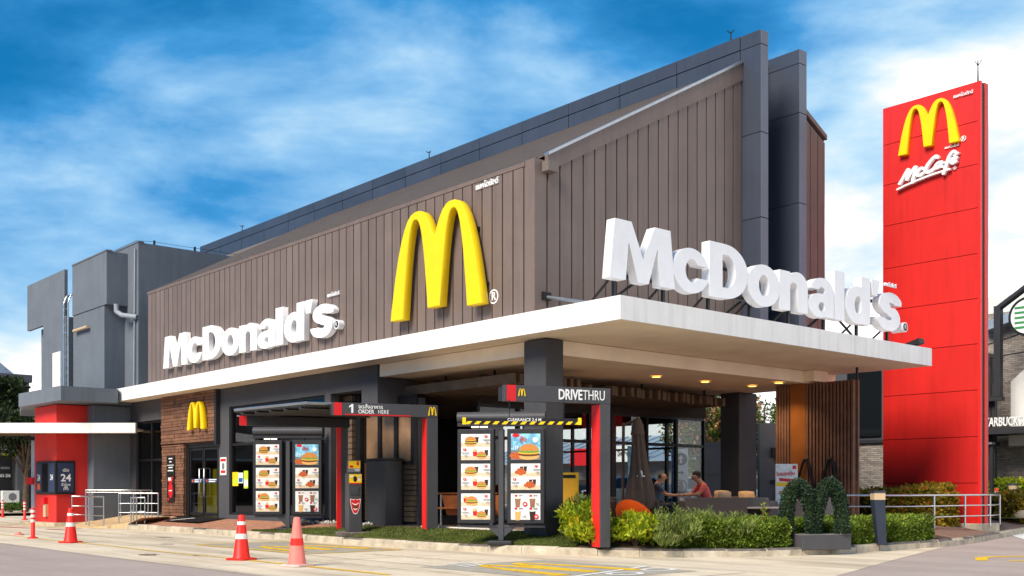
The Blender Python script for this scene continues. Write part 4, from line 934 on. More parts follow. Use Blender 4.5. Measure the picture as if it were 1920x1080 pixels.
g2 = thing('portal_gate', 'dark gate with red lined post lettered order here and numbered one', 'gate', (-18.98, 14.1, .19), GR)
bx('post', 'gate_grey', g2, -.05, .2, 0, .36, 0, 2.60, b=.006); box('red_lining', 'red_paint', g2, -.065, -.051, .02, .34, 0, 2.59); bx('beam', 'gate_grey', g2, -2.12, .2, -.004, .16, 2.60, 2.87, b=.006); box('beam_back', 'black_paint', g2, -2.12, .2, .162, .34, 2.62, 2.85)
box('red_end', 'red_print', g2, -2.1, -1.93, -.012, -.004, 2.60, 2.87); decal('numeral_one', g2, [([(-1.73, 2.655), (-1.685, 2.655), (-1.685, 2.845), (-1.715, 2.845), (-1.775, 2.80), (-1.775, 2.765), (-1.73, 2.79)], 'white_print')], -.005, .004); text('จุดสั่งอาหาร', .115, .008, 'white_print', g2, (-1.58, -.012, 2.79), .01, 'LEFT'); text('ORDER', .125, .008, 'white_print', g2, (-1.58, -.012, 2.685), .014, 'LEFT', .85); text('HERE', .125, .008, 'white_print', g2, (-1.15, -.012, 2.685), -.003, 'LEFT', .85)
box('red_underline', 'red_print', g2, -1.86, -.42, -.012, -.004, 2.608, 2.632); inst('arch_emblem', arches(.19, .19, .008, 'yellow_print', .02), g2, (.07, -.012, 2.64))
# rear frame and roof of the order point
g3 = thing('order_canopy', 'thin dark canopy roof on a red lined rear post over the order point', 'canopy', (-22.0, 13.75, .19), GR)
bx('post', 'gate_grey', g3, .0, .16, 0, .3, 0, 2.5, b=.006); box('red_lining', 'red_paint', g3, -.1, -.001, .02, .1, 0, 2.5); bx('rear_beam', 'black_paint', g3, -2.35, .2, 0, .16, 2.5, 2.72, b=.006); box('red_end', 'red_print', g3, -2.37, -2.2, -.01, 0, 2.5, 2.72)
rp = MB(); c_, s_ = math.cos(-GR), math.sin(-GR)
def l3(x, y): dx, dy = x + 22.0, y - 13.75; return (dx * c_ - dy * s_, dx * s_ + dy * c_)
qd = [l3(-20.15, 11.75), l3(-19.45, 14.2), l3(-22.4, 14.25), l3(-23.0, 11.5)]
rp.prism(qd, 2.80, 2.86, 'z'); rp.build('roof_sheet', 'black_paint', g3)
for a, b in ((3, 0), (0, 1)): MB().bar((*qd[a], 2.86), (*qd[b], 2.87), .05).build('bright_edge', 'galv', g3)
for k in range(5):
    t_ = (k + .5) / 5; p = [qd[3][i] + (qd[0][i] - qd[3][i]) * t_ for i in (0, 1)]; q = [qd[2][i] + (qd[1][i] - qd[2][i]) * t_ for i in (0, 1)]; MB().bar((*p, 2.76), (*q, 2.76), .06).build('roof_rib', 'gate_grey', g3)
# ordering kiosk
k1 = thing('order_kiosk', 'slim dark ordering kiosk with yellow panel and red smile mark', 'kiosk', (-20.85, 13.35, .2), math.atan2(.94, .34))
bx('base_plate', 'kerb_dark', k1, -.36, .4, -.3, .34, -.05, .06); bx('body', 'gate_grey', k1, -.15, .15, -.2, .2, .06, 1.38, b=.012); hd = bx('head_panel', 'gate_grey', k1, -.17, .13, -.19, -.07, 1.38, 1.68, b=.01)
decal('head_print', hd, [(rect(-.155, .115, 1.41, 1.66), 'yellow_print'), (rect(-.155, .115, 1.41, 1.49), 'grey_print'), (disc_poly(-.09, 1.53, .05, .03), 'red_print'), (rect(.03, .08, 1.56, 1.65), 'red_print'), (rect(-.02, .1, 1.46, 1.475), 'white_print'), (rect(0, .1, 1.43, 1.445), 'white_print')], -.19)
pn = decal('yellow_panel', k1, [(rect(-.145, .145, 1.14, 1.36), 'yellow_print'), (rect(-.145, .145, 1.14, 1.165), 'red_print'), (disc_poly(-.005, 1.25, .045, .065), 'black_print'), (rect(.06, .12, 1.21, 1.26), 'white_print'), (rect(.06, .12, 1.28, 1.33), 'paper_sand'), (rect(-.12, -.05, 1.29, 1.33), 'white_print')], -.2)
box('screen', 'car_glass', k1, -.11, .1, -.206, -.2, .88, 1.07)
sm = [(-.11, .775), (-.095, .795), (-.055, .775), (0, .785), (.055, .775), (.095, .795), (.11, .775), (.085, .60), (.04, .49), (0, .47), (-.04, .49), (-.085, .60)]
decal('smile_mark', k1, [([(x * 1.13, .635 + (z - .635) * 1.1) for x, z in sm], 'white_print'), (sm, 'red_print'), (curve([(-.075, .72), (0, .685), (.075, .72)], 6) + curve([(.07, .70), (0, .66), (-.07, .70)], 6), 'white_print'), (curve([(-.06, .65), (0, .655), (.06, .65)], 6) + curve([(.05, .60), (0, .585), (-.05, .60)], 6), 'patty'), (curve([(-.05, .60), (0, .575), (.05, .60)], 6) + curve([(.045, .58), (0, .55), (-.045, .58)], 6), 'white_print'), (disc_poly(0, .80, .018), 'red_print')], -.2)
sd = decal('side_print', k1, [(disc_poly(0, 1.24, .04), 'red_print'), (rect(-.03, .03, 1.232, 1.248), 'white_print')]); sd.location = (.151, 0, 0); sd.rotation_euler[2] = PI / 2
for z, b_ in ((1.15, 'ORDER'), (1.09, 'HERE')): text(b_, .055, .003, 'white_print', k1, (.1535, .0, z), .006, rot=(0, 0, PI / 2))
# illuminated menu boards with printed meals
def burger(cx, cz, s, tall=False):
    L_ = [(disc_poly(cx, cz - .30 * s, .62 * s, .2 * s), 'bun_light'), (disc_poly(cx, cz - .16 * s, .66 * s, .13 * s), 'patty'), (disc_poly(cx, cz - .06 * s, .68 * s, .10 * s), 'cheese'), (disc_poly(cx, cz + .0 * s, .66 * s, .09 * s), 'lettuce')]
    if tall: L_ += [(disc_poly(cx, cz + .08 * s, .64 * s, .11 * s), 'patty'), (disc_poly(cx, cz + .16 * s, .62 * s, .07 * s), 'cheese')]
    return L_ + [(disc_poly(cx, cz + (.16 if tall else .06) * s, .62 * s, .42 * s, 14, 0, PI), 'bun')]
def fries(cx, cz, s):
    return [(rect(cx + (k - 2) * .1 * s - .03 * s, cx + (k - 2) * .1 * s + .03 * s, cz, cz + (.5 + .1 * (k % 2)) * s), 'cheese') for k in range(5)] + [([(cx - .22 * s, cz - .35 * s), (cx + .22 * s, cz - .35 * s), (cx + .3 * s, cz + .2 * s), (cx - .3 * s, cz + .2 * s)], 'red_print')]
def cup(cx, cz, s, m_='cola'): return [([(cx - .18 * s, cz - .45 * s), (cx + .18 * s, cz - .45 * s), (cx + .26 * s, cz + .35 * s), (cx - .26 * s, cz + .35 * s)], m_), (disc_poly(cx, cz + .36 * s, .28 * s, .07 * s), 'paper')]
def chicken(cx, cz, s): return [(disc_poly(cx + a * s, cz + b * s, r * s, r * s * .75, 9), 'fried') for a, b, r in ((-.45, -.1, .34), (0, -.2, .4), (.4, -.1, .36), (-.2, .2, .3), (.22, .22, .28))]
def meal(kind, left, w, h, num, price):
    """one printed half panel: origin at its centre"""
    s = h * .74; ix = -w * .17 if left else w * .14; tx = w * .36 if left else -w * .37
    L_ = [(rect(-w / 2, w / 2, -h / 2, -h * .18), 'paper_sand')]
    if kind == 'burger': L_ += cup(ix + s * .62, h * .10, s * .8) + burger(ix, -.06 * h, s)
    if kind == 'tall': L_ += cup(ix + s * .66, h * .10, s * .8) + burger(ix, -.10 * h, s * .98, True)
    if kind == 'set': L_ += cup(ix + s * .72, h * .10, s * .8) + fries(ix - s * .5, .02 * h, s * .85) + burger(ix + s * .2, -.12 * h, s * .78)
    if kind == 'chicken': L_ += cup(ix + s * .5, h * .14, s * .72) + cup(ix + s * .1, h * .14, s * .66) + chicken(ix, -.1 * h, s * .8)
    if kind == 'wide': L_ += fries(ix - s * .55, .02 * h, s * .8) + burger(ix + s * .1, -.06 * h, s)
    L_ += [(rect(tx - .028, tx + .028, h * .22, h * .40), 'red_print'), (rect(tx - .07, tx + .09, h * .06, h * .09), 'grey_print'), (rect(tx - .05, tx + .09, -h * .02, h * .015), 'grey_print')]
    return L_, (tx, num, price)
def menu_board(label, loc, wb, items, sc, rz=FR):
    t = thing('menu_board', label, 'menu board', loc, rz, 'drive-through menu boards')
    k = sc; bx('base_plate', 'black_paint', t, -.26 * k, .26 * k, -.22 * k, .22 * k, -.05, .03); bx('post', 'gate_grey', t, -.055 * k, .055 * k, 0, .14 * k, .03, 2.3 * k, b=.008); box('lower_rail', 'gate_grey', t, -wb / 2, wb / 2, .01, .09, .30 * k, .35 * k)
    MB().prism([(-.3 * k, .32 * k), (-.055 * k, .32 * k), (-.055 * k, .1 * k)], .02, .1).build('gusset', 'gate_grey', t); MB().prism([(.3 * k, .32 * k), (.055 * k, .1 * k), (.055 * k, .32 * k)], .02, .1).build('gusset', 'gate_grey', t)
    cw = .76 * k; z0, z1 = .38 * k, 2.30 * k
    for sx, its in ((-1, items[0]), (1, items[1])):
        c0 = sx * (wb / 2 - cw / 2); fr = bx('display_case', 'black_paint', t, c0 - cw / 2, c0 + cw / 2, -.06, .12, z0, z1, b=.012)
        pw_ = .60 * k; ph = .53 * k
        for r in range(3):
            cz = z1 - .10 * k - ph / 2 - r * .605 * k; it = its[r]
            pn = box('lit_panel', 'paper', fr, c0 - pw_ / 2, c0 + pw_ / 2, -.066, -.06, cz - ph / 2, cz + ph / 2)
            if it == 'feature':
                Ls = [(rect(-pw_ / 2, pw_ / 2, -ph / 2, ph / 2), 'sky_print'), ([(-pw_ / 2, -ph / 2), (pw_ / 2, -ph / 2), (pw_ / 2, -ph * .3), (-pw_ / 2, -ph * .1)], 'grey_print'), (disc_poly(-.14, -ph * .34, .17, .07), 'fried')] + burger(.07 * k, -.10 * k, .33 * k) + [(disc_poly(-.2 * k, ph * .5 - .03, .07, .035), 'red_print'), (disc_poly(.2 * k, ph * .26, .05, .05), 'white_print')]
                o = decal('print', pn, Ls, -.066, .0008); o.location = (c0, 0, cz); text('กุ้ง', .13 * k, .003, 'red_print', pn, (c0 - .05, -.09, cz + ph * .29), .01); text('159', .10 * k, .003, 'white_print', pn, (c0 - .2 * k, -.09, cz - .02), .008, squeeze=.8)
            elif it == 'drinks':
                Ls = []
                for a, b, m_, r_ in ((-.16, .13, 'coffee', 0), (.14, .13, 'coffee', 0), (-.16, -.13, 'bun_light', 0), (.14, -.13, 'cola', 0)): Ls += cup(a * k, (b - .04) * k, .24 * k, m_) + [(rect((a - .06) * k, (a - .01) * k, (b + .07) * k, (b + .11) * k), 'red_print'), (rect((a + .02) * k, (a + .1) * k, (b + .08) * k, (b + .1) * k), 'grey_print')]
                Ls += [(disc_poly(-.01, .05 * k, .045), 'red_print'), (rect(-.03, .01, .035 * k, .065 * k), 'white_print'), (disc_poly(.22 * k, -.2 * k, .045), 'red_print'), (rect(.2 * k, .24 * k, -.215 * k, -.185 * k), 'white_print')]
                o = decal('print', pn, Ls, -.066, .0008); o.location = (c0, 0, cz); text('90.', .06 * k, .003, 'black_print', pn, (c0 + .25 * k, -.09, cz + .05 * k)); text('100', .06 * k, .003, 'black_print', pn, (c0 - .03, -.09, cz - .2 * k))
            else:
                for q, (kd, lf, num, price) in enumerate(it):
                    Ls, (tx, nm, prc) = meal(kd, lf, pw_, ph / 2 - .004, num, price); zc = cz + (ph / 4 if q == 0 else -ph / 4)
                    o = decal('print', pn, Ls, -.066, .0008); o.location = (c0, 0, zc)
                    text(nm, .042 * k, .003, 'white_print', pn, (c0 + tx, -.088, zc + ph * .155), .01); text(prc, .062 * k, .003, 'grey_print', pn, (c0 + tx + .02, -.088, zc - ph * .09), .006, squeeze=.8)
    MB().tube([(-wb / 2 - .01, .03, 2.54 * k), (wb / 2 + .01, .03, 2.54 * k)], .115 * k, 14).build('rounded_hood', 'gate_grey', t); box('hood_base', 'black_paint', t, -wb / 2, wb / 2, -.06, .13, 2.36 * k, 2.43 * k)
    for x in (-.6, -.42): box('tube_lamp', 'tube_on', t, x * k, (x + .15) * k, -.07, -.03, 2.33 * k, 2.355 * k)
    for x in (-.45, .45): box('hanger', 'gate_grey', t, x * k - .015, x * k + .015, .02, .06, 2.3 * k, 2.36 * k)
IT = ([[('tall', True, '1', '195'), ('set', False, '2', '189')], [('burger', True, '3', '159'), ('set', False, '4', '179')], [('wide', True, '5', '159'), ('set', False, '6', '151')]], ['feature', [('chicken', True, '7', '199'), ('chicken', False, '8', '169')], 'drinks'])
menu_board('tall menu board on turf behind the hanging hazard striped bar', (-15.78, 13.44, .2), 1.69, IT, .945, R(40))
menu_board('tall menu board in front of the dark window near the entrance', (-24.07, 13.48, .22), 1.72, IT, .965)
# cones and flexible posts
def cone_mesh(body, base):
    me = []
    return (MB().lathe([(.155, .035), (.14, .06), (.055, .74), (.045, .77), (.0, .775)], n=20).mesh('cone_body', body), MB().bbox(-.2, .2, -.2, .2, 0, .035, .03).mesh('base_plate', base))
def cone(loc, label, body='cone_red', base='cone_red', rings=((.36, .45), (.60, .66)), rm='reflective', rz=.4, s=1.):
    t = thing('traffic_cone', label, 'traffic cone', loc, rz, 'traffic cones'); t.scale = (s, s, s); a, b = cone_mesh(body, base); inst('cone_body', a, t); inst('base_plate', b, t)
    rr = lambda z: .14 - (z - .06) / .68 * .085 + .003
    for z0, z1 in rings: MB().lathe([(rr(z0), z0), (rr(z1), z1)], n=20).build('reflective_band', rm, t)
cone((-16.98, 8.62, .006), 'bright red cone with two white bands on the yellow line')
cone((-14.98, 8.55, .006), 'faded pink cone with pale base nearest the camera', 'cone_faded', 'cone_base_pale', ((.33, .44),), 'cone_red', .3, 1.0)
cone((-25.06, 8.5, .006), 'bright red cone farthest left beside the flexible lane post', s=1.02)
cone((-17.5, 37.9, .5), 'red cone beyond the pylon at the coffee shop lawn', s=1.0)
def flexpost(loc, label):
    t = thing('lane_post', label, 'bollard', loc, 0, 'red and white flexible posts'); MB().lathe([(.13, 0), (.12, .025), (.05, .05), (.05, .72), (.03, .76), (0, .765)], n=14).build('post', 'cone_red', t)
    for z in (.40, .52, .64): MB().lathe([(.053, z), (.053, z + .07)], n=14).build('white_band', 'reflective', t)
flexpost((-27.9, 8.55, .005), 'red and white flexible post beside the leftmost big cone'); flexpost((-45.4, 13.6, .004), 'red and white flexible post next to the thin canopy post'); flexpost((-50.5, 14.2, .004), 'red and white flexible post at the left edge of the lot')
st = thing('road_stud', 'small broken red post stump on the concrete near the left edge', 'stump', (-30.2, 8.9, .005)); MB().lathe([(.13, 0), (.12, .03), (.04, .05), (.035, .09), (0, .09)], n=12).build('stump_body', 'cone_faded', st)
# handrails of the ramp
def rail(label, pts, h, base, posts, mids=(.5, .25), r=.022, cat='handrail'):
    o = Vector((pts[0][0], pts[0][1], base)); t = thing('handrail', label, cat, tuple(o)); P = [Vector((p[0] - o.x, p[1] - o.y, (p[2] if len(p) > 2 else 0))) for p in pts]
    MB().tube([p + Vector((0, 0, h)) for p in P], r, 8).build('top_rail', 'steel', t)
    for m_ in mids: MB().tube([p + Vector((0, 0, h * m_ + .02)) for p in P], r * .75, 6).build('mid_rail', 'steel', t)
    for i in posts: MB().tube([P[i] - Vector((0, 0, .05)), P[i] + Vector((0, 0, h))], r, 8).build('post', 'steel', t)
rail('steel ramp handrail in front of the red booth', [(-35.7, 12.15), (-35.4, 12.5), (-34.3, 12.2), (-33.6, 12.4)], .88, .12, (0, 1, 2, 3), (.62, .3))
rail('steel handrail along the grey wall behind the ramp', [(-36.3, 12.8), (-35.6, 13.7), (-34.9, 14.1), (-34.0, 14.1)], .95, .25, (0, 1, 2, 3), (.9,))
rail('steel ramp handrail closest to the entrance door', [(-33.8, 12.95), (-33.5, 13.3), (-33.2, 13.65), (-32.9, 13.85)], .9, .2, (0, 1, 2, 3), (.62, .3))
rail('short looped steel handrail at the kerb end of the ramp', [(-33.0, 13.02), (-32.75, 13.1), (-32.55, 13.28)], .82, .15, (0, 1, 2), (.45,))
rail('long curved steel railing in front of the red pylon', [(-13.6, 21.9), (-12.75, 22.6), (-12.5, 23.9), (-12.6, 25.6), (-12.45, 26.6), (-12.85, 28.0), (-13.4, 29.2)][:7], .72, .36, (2, 3, 4, 5, 6), (.62, .26), .026, 'railing')

# ================================================================== PLANTING
def offset_pt(s, d):
    """point at arc-length s along the kerb line, d metres inside it"""
    i = min(len(KF) - 2, int(s / .05)); return KF[i] + NF[i] * d
KF = resample(KD, .05); NF = [norm_in(KF, i) for i in range(len(KF))]
def s_of(x, y): return min(range(len(KF)), key=lambda i: (KF[i][0] - x) ** 2 + (KF[i][1] - y) ** 2) * .05
def hedge(label, s0, s1, d0, d1, z0, z1, n, size, material, name='hedge', wob=.05, aspect=1.9):
    c = offset_pt((s0 + s1) / 2, (d0 + d1) / 2); t = thing(name, label, 'hedge', (c[0], c[1], z0)); pos = []; nr = []
    ph = [random.uniform(0, 6) for _ in range(4)]
    for _ in range(n):
        f = random.random(); s = random.uniform(s0, s1); wv = wob * (math.sin(s * 3 + ph[0]) + .6 * math.sin(s * 7.3 + ph[1])); 
        if f < .42: d = d0 + random.gauss(0, .025) + wv * .5; z = random.uniform(z0, z1 + wv); nv = (-1, 1)
        elif f < .85: d = random.uniform(d0, d1); z = z1 + wv + random.gauss(0, .02); nv = (0, 0)
        else: d = d1 + random.gauss(0, .025); z = random.uniform(z0, z1); nv = (1, 1)
        if random.random() < .08: s = s0 if random.random() < .5 else s1; z = random.uniform(z0, z1); d = random.uniform(d0, d1)
        p = offset_pt(s, d); k = NF[min(len(NF) - 1, int(s / .05))]; pos.append((p[0] - c[0], p[1] - c[1], z - z0)); nr.append((k[0] * nv[0] * 1., k[1] * nv[0], .9 if f > .42 else .25))
    inst('foliage', leaf_mesh('foliage', pos, nr, size, material, aspect, .15, .75), t)
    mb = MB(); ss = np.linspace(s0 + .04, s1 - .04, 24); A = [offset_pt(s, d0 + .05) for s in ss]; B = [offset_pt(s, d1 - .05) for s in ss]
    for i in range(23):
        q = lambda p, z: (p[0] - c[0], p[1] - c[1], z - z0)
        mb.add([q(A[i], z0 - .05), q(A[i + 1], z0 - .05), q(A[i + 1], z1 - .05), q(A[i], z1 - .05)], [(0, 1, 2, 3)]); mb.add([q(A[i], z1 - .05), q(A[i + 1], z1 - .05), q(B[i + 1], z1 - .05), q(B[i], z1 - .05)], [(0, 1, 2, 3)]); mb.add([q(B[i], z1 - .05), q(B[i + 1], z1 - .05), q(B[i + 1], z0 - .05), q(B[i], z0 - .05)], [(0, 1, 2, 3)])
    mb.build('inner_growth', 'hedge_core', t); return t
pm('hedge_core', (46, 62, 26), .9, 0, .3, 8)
sA = s_of(-12.75, 14.65); sB = s_of(-11.42, 16.75); sC = s_of(-11.2, 17.9); sD = s_of(-11.2, 21.9)
hedge('low clipped green hedge left of the leaf arch topiary', sA, sB + .1, .24, 1.5, .15, .60, 26000, .06, 'leaf_hedge')
hedge('low clipped green hedge right of the leaf arch topiary', sC, sD, .24, 1.35, .15, .56, 24000, .06, 'leaf_hedge')
hedge('strip of clipped hedge behind the leaf arch planter', sB + .05, sC + .05, .75, 1.6, .2, .62, 9000, .06, 'leaf_hedge')
def shrub(label, loc, rx, ry, h, n, size, material, aspect=3., up=.8, name='shrub', spikes=0, smat=None, jit=.6):
    t = thing(name, label, 'shrub', loc); pos = []; nr = []
    lob = [(random.gauss(0, .45), random.gauss(0, .45), random.uniform(.35, .95)) for _ in range(14)]
    for _ in range(n):
        a, b, c = random.choice(lob); v = Vector((random.gauss(0, 1), random.gauss(0, 1), random.gauss(0, 1))).normalized() * random.uniform(.55, 1) * .42
        x, y, z = (a + v.x) * rx, (b + v.y) * ry, max(.03, (c * .75 + v.z * .6)) * h; pos.append((x, y, z)); nr.append((v.x * 2, v.y * 2, .3 + v.z))
    inst('foliage', leaf_mesh('foliage', pos, nr, size, material, aspect, up, jit), t)
    if spikes:
        pos = []; nr = []
        for _ in range(spikes):
            a = random.uniform(0, 6.28); r = random.random() ** .5; bx_, by = rx * r * .9 * math.cos(a), ry * r * .9 * math.sin(a); hh = h * random.uniform(.8, 1.25)
            for q in range(26): z = hh * (.35 + .65 * q / 26); pos.append((bx_ * (1 + .3 * q / 26), by * (1 + .3 * q / 26), z)); nr.append((math.cos(q * 2.4) * .8, math.sin(q * 2.4) * .8, .7))
        inst('shoots', leaf_mesh('shoots', pos, nr, size * .9, smat or material, aspect, .5, .25), t)['kind'] = 'stuff'
    st_ = MB()
    for k in range(9): a = k * .7; st_.tube([(0, 0, -.05), (rx * .3 * math.cos(a), ry * .3 * math.sin(a), h * .4), (rx * .6 * math.cos(a), ry * .6 * math.sin(a), h * .8)], [.015, .01, .004], 5)
    st_.build('stems', 'trunk', t); return t
shrub('bright yellow green shrub left of the red lined gate post', (-14.55, 14.55, .18), .55, .5, .85, 3600, .10, 'leaf_bright', 2.4, .5)
shrub('tall feathery shrub behind the menu board edge', (-15.0, 14.9, .25), .45, .4, .9, 2600, .10, 'leaf_feather', 4.0, .7)
shrub('low shrub with golden yellow new leaves at the gate post foot', (-14.1, 14.2, .16), .42, .35, .5, 2200, .085, 'leaf_bright', 2.2, .6, spikes=14, smat='leaf_yellow')
shrub('bright green shrub just right of the red lined gate post', (-13.38, 14.62, .17), .42, .42, .66, 2800, .095, 'leaf_bright', 2.3, .5)
for x, y, h, lb in ((-13.0, 15.2, .58, 'feathery grey green shrub next to the bright shrub by the gate'), (-12.75, 15.65, .60, 'tallest feathery grey green shrub below the closed umbrella'), (-12.72, 14.98, .48, 'low feathery shrub leaning over the kerb'), (-12.35, 16.0, .50, 'feathery shrub at the left end of the clipped hedge')):
    shrub(lb, (x, y, .18), .5, .45, h, 2200, .11, 'leaf_feather', 5.0, .9, spikes=26, jit=.45)
shrub('single thin green shoot rising above the hedge', (-12.0, 16.6, .3), .05, .05, .72, 60, .05, 'leaf_bright', 2, .5, spikes=1)
# multicoloured hedge in front of the pylon
def boxhedge(label, x0, x1, y0, y1, z0, z1, n, size, material, rz=0):
    c = ((x0 + x1) / 2, (y0 + y1) / 2); t = thing('hedge', label, 'hedge', (c[0], c[1], z0), rz); pos = []; nr = []; hx, hy, h = (x1 - x0) / 2, (y1 - y0) / 2, z1 - z0
    for _ in range(n):
        f = random.randrange(5); x, y, z = random.uniform(-hx, hx), random.uniform(-hy, hy), random.uniform(0, h); nv = (0, 0, 1); g_ = random.gauss(0, .05); wv = .06 * math.sin(x * 2.3) + .05 * math.sin(y * 3.1)
        if f == 0: x = -hx + g_; nv = (-1, 0, .3)
        elif f == 1: x = hx + g_; nv = (1, 0, .3)
        elif f == 2: y = -hy + g_; nv = (0, -1, .3)
        elif f == 3: z = h + g_ + wv
        else: z = h + wv + abs(g_); nv = (0, 0, 1)
        pos.append((x, y, z)); nr.append(nv)
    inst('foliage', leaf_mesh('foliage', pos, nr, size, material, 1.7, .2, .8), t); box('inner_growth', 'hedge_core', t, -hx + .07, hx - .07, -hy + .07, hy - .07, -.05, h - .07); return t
boxhedge('green and orange leaved hedge in front of the red pylon', -15.3, -13.15, 25.2, 26.2, .3, 1.12, 14000, .10, 'leaf_fire')
boxhedge('low green and orange hedge left of the pylon hedge', -17.3, -15.4, 25.0, 25.7, .3, 1.0, 6000, .09, 'leaf_fire')
# leaf arch topiary on its planter
tp_ = thing('leaf_arch_topiary', 'dark green clipped leaf twin arch topiary on steel pins', 'topiary', (-11.42, 17.34, .42), FR)
AP = [[(-.5, 0), (-.50, .38), (-.44, .68), (-.30, .86), (-.16, .74), (-.05, .42), (-.0, 0)], [(.02, 0), (.06, .42), (.17, .74), (.31, .88), (.45, .70), (.52, .38), (.53, 0)]]
pos = []; nr = []; core_ = MB()
for A_ in AP:
    C_ = curve(A_, 10); core_.tube([(a, 0, b) for a, b in C_], .095, 10)
    for _ in range(6500):
        i = random.randrange(len(C_)); a = random.uniform(0, 2 * PI); p = C_[i]; q = C_[min(i + 1, len(C_) - 1)]; o_ = C_[max(i - 1, 0)]; t_ = Vector((q[0] - o_[0], 0, q[1] - o_[1])).normalized(); n_ = Vector((-t_.z, 0, t_.x)); v = n_ * math.cos(a) + Vector((0, 1, 0)) * math.sin(a)
        r_ = .113 + random.gauss(0, .012); P_ = Vector((p[0], 0, p[1])) + v * r_ + t_ * random.uniform(-.03, .03); pos.append(tuple(P_)); nr.append(tuple(v))
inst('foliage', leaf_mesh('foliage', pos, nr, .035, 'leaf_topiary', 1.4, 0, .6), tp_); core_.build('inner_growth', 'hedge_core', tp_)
for x in (.02, .5): MB().tube([(x, 0, -.25), (x, 0, .1)], .01, 6).build('steel_pin', 'steel', tp_)
pb = thing('planter_box', 'low dark grey planter box under the leaf arch topiary', 'planter', (-11.28, 17.32, .15), math.atan2(.92, .39)); bx('body', 'dark_wall', pb, -.42, .62, -.1, .42, -.05, .22, b=.012); box('cap', 'stucco_grey', pb, -.42, .62, -.1, .42, .221, .24)
# bollard lamps
bl = thing('bollard_lamp', 'dark bollard lamp leaning beside the clipped hedge', 'lamp', (-11.13, 19.2, .15), FR); b0 = MB(); 
b0.add([(-.08, -.08, 0), (.08, -.08, 0), (.08, .08, 0), (-.08, .08, 0), (-.17, -.12, .86), (.04, -.12, .86), (.04, .12, .86), (-.17, .12, .86)], [(0, 1, 5, 4), (1, 2, 6, 5), (2, 3, 7, 6), (3, 0, 4, 7), (4, 5, 6, 7)]); b0.build('shaft', 'bollard_navy', bl); box('lens', 'lamp_lens', bl, -.17, .045, -.12, .12, .862, 1.0); box('cap', 'bollard_navy', bl, -.18, .055, -.13, .13, 1.0, 1.04)
bl = thing('bollard_lamp', 'upright dark bollard lamp at the right edge by the lawn', 'lamp', (-17.2, 38.5, .38), .3); MB().lathe([(.17, 0), (.17, .85)], n=14).build('shaft', 'bollard_navy', bl); MB().lathe([(.16, .85), (.16, 1.0)], n=14).build('lens', 'lamp_lens', bl); MB().lathe([(.18, 1.0), (.18, 1.05), (0, 1.06)], n=14).build('cap', 'bollard_navy', bl)

# ================================================================== TERRACE
# timber screen hung from the canopy
sn = thing('timber_screen', 'brown vertical slat screen with orange panel under the canopy end', 'screen', (-15.4, 23.4, .36))
box('backing', 'wood_dark', sn, -1.12, 1.1, .06, .16, .1, 3.5); box('orange_panel', 'orange_panel', sn, -.68, -.22, -.03, .058, .0, 3.52)
sl = MB().box(-.028, .028, -.05, .055, .05, 3.52).mesh('slat', 'wood_slat')
for k in range(5): inst('slat', sl, sn, (-1.07 + k * .085, 0, 0))
for k in range(14): inst('slat', sl, sn, (-.17 + k * .098, 0, 0))
sl2 = MB().box(-.05, .05, -.028, .028, .05, 3.52).mesh('slat', 'wood_slat')
inst('slat', sl2, sn, (1.14, .1, 0))
tb = MB(); C_ = [(-.36, .0), (-.30, .7), (-.12, 1.35), (.02, 1.62), (.14, 1.35), (.26, .7), (.3, .2)]; tb.tube([(a - .2, -.09, b) for a, b in curve(C_, 8)], .035, 6); tb.tube([(a + .5, -.09, b) for a, b in curve(C_, 8)], .035, 6); tb.build('dark_arch_outline', 'frame_black', sn)
MB().tube([(1.14, .1, 3.5), (1.14, .1, 3.85)], .03, 6).build('hanger', 'frame_black', sn)
# printed stand
sb = thing('poster_stand', 'white promotional stand board with red Thai heading and food pictures', 'sign', (-14.72, 21.26, .36), math.atan2(.80, .60))
bx('board', 'paper', sb, -.26, .26, 0, .05, .0, 1.45, b=.01)
Ls = [(rect(-.25, .25, .93, 1.02), 'yellow_print'), ([(-.18, 1.05), (.16, 1.03), (.16, 1.1), (-.18, 1.12)], 'red_print'), (rect(.14, .22, 1.33, 1.41), 'red_print')]
for cx, cz in ((-.12, .78), (.12, .78), (-.1, .45), (.14, .45)): Ls += burger(cx, cz, .1) + [(disc_poly(cx + .08, cz + .1, .03), 'red_print')]
decal('print', sb, Ls, 0); text('โปรสุดคุ้ม', .115, .004, 'red_print', sb, (-.03, -.02, 1.22), .012, rot=(0, -.08, 0))
# seats
def sofa(label, loc, rz, w=1.3, mat='rattan', back=.28, d=.75, cat='sofa'):
    t = thing('rattan_sofa', label, cat, loc, rz, 'terrace sofas'); bx('seat_base', mat, t, -w / 2 + .1, w / 2 - .1, -d / 2, d / 2, .08, .36); bx('backrest', mat, t, -w / 2, w / 2, -d / 2 - .1, -d / 2, .05, .40 + back, b=.03)
    for s_ in (-1, 1): bx('armrest', mat, t, min(s_ * w / 2, s_ * (w / 2 - .1)), max(s_ * w / 2, s_ * (w / 2 - .1)), -d / 2, d / 2, .05, .6, b=.03)
    bx('seat_cushion', 'seat_pad', t, -w / 2 + .12, w / 2 - .12, -d / 2 + .02, d / 2 - .02, .36, .47, b=.03); return t
BK = FR       # backrest towards the camera
sofa('dark rattan sofa with its back to the hedge in the middle of the terrace', (-14.9, 18.75, .36), BK + .05, 1.35)
sofa('pale grey rattan chair right of the dark sofa', (-14.45, 19.75, .36), BK - .5, .75, 'rattan_pale')
sofa('dark rattan chair behind the seated man', (-17.0, 18.95, .36), BK - 1.9, .8, 'rattan')
sofa('dark rattan chair behind the person in coral', (-16.3, 20.65, .36), BK + 1.6, .9, 'rattan')
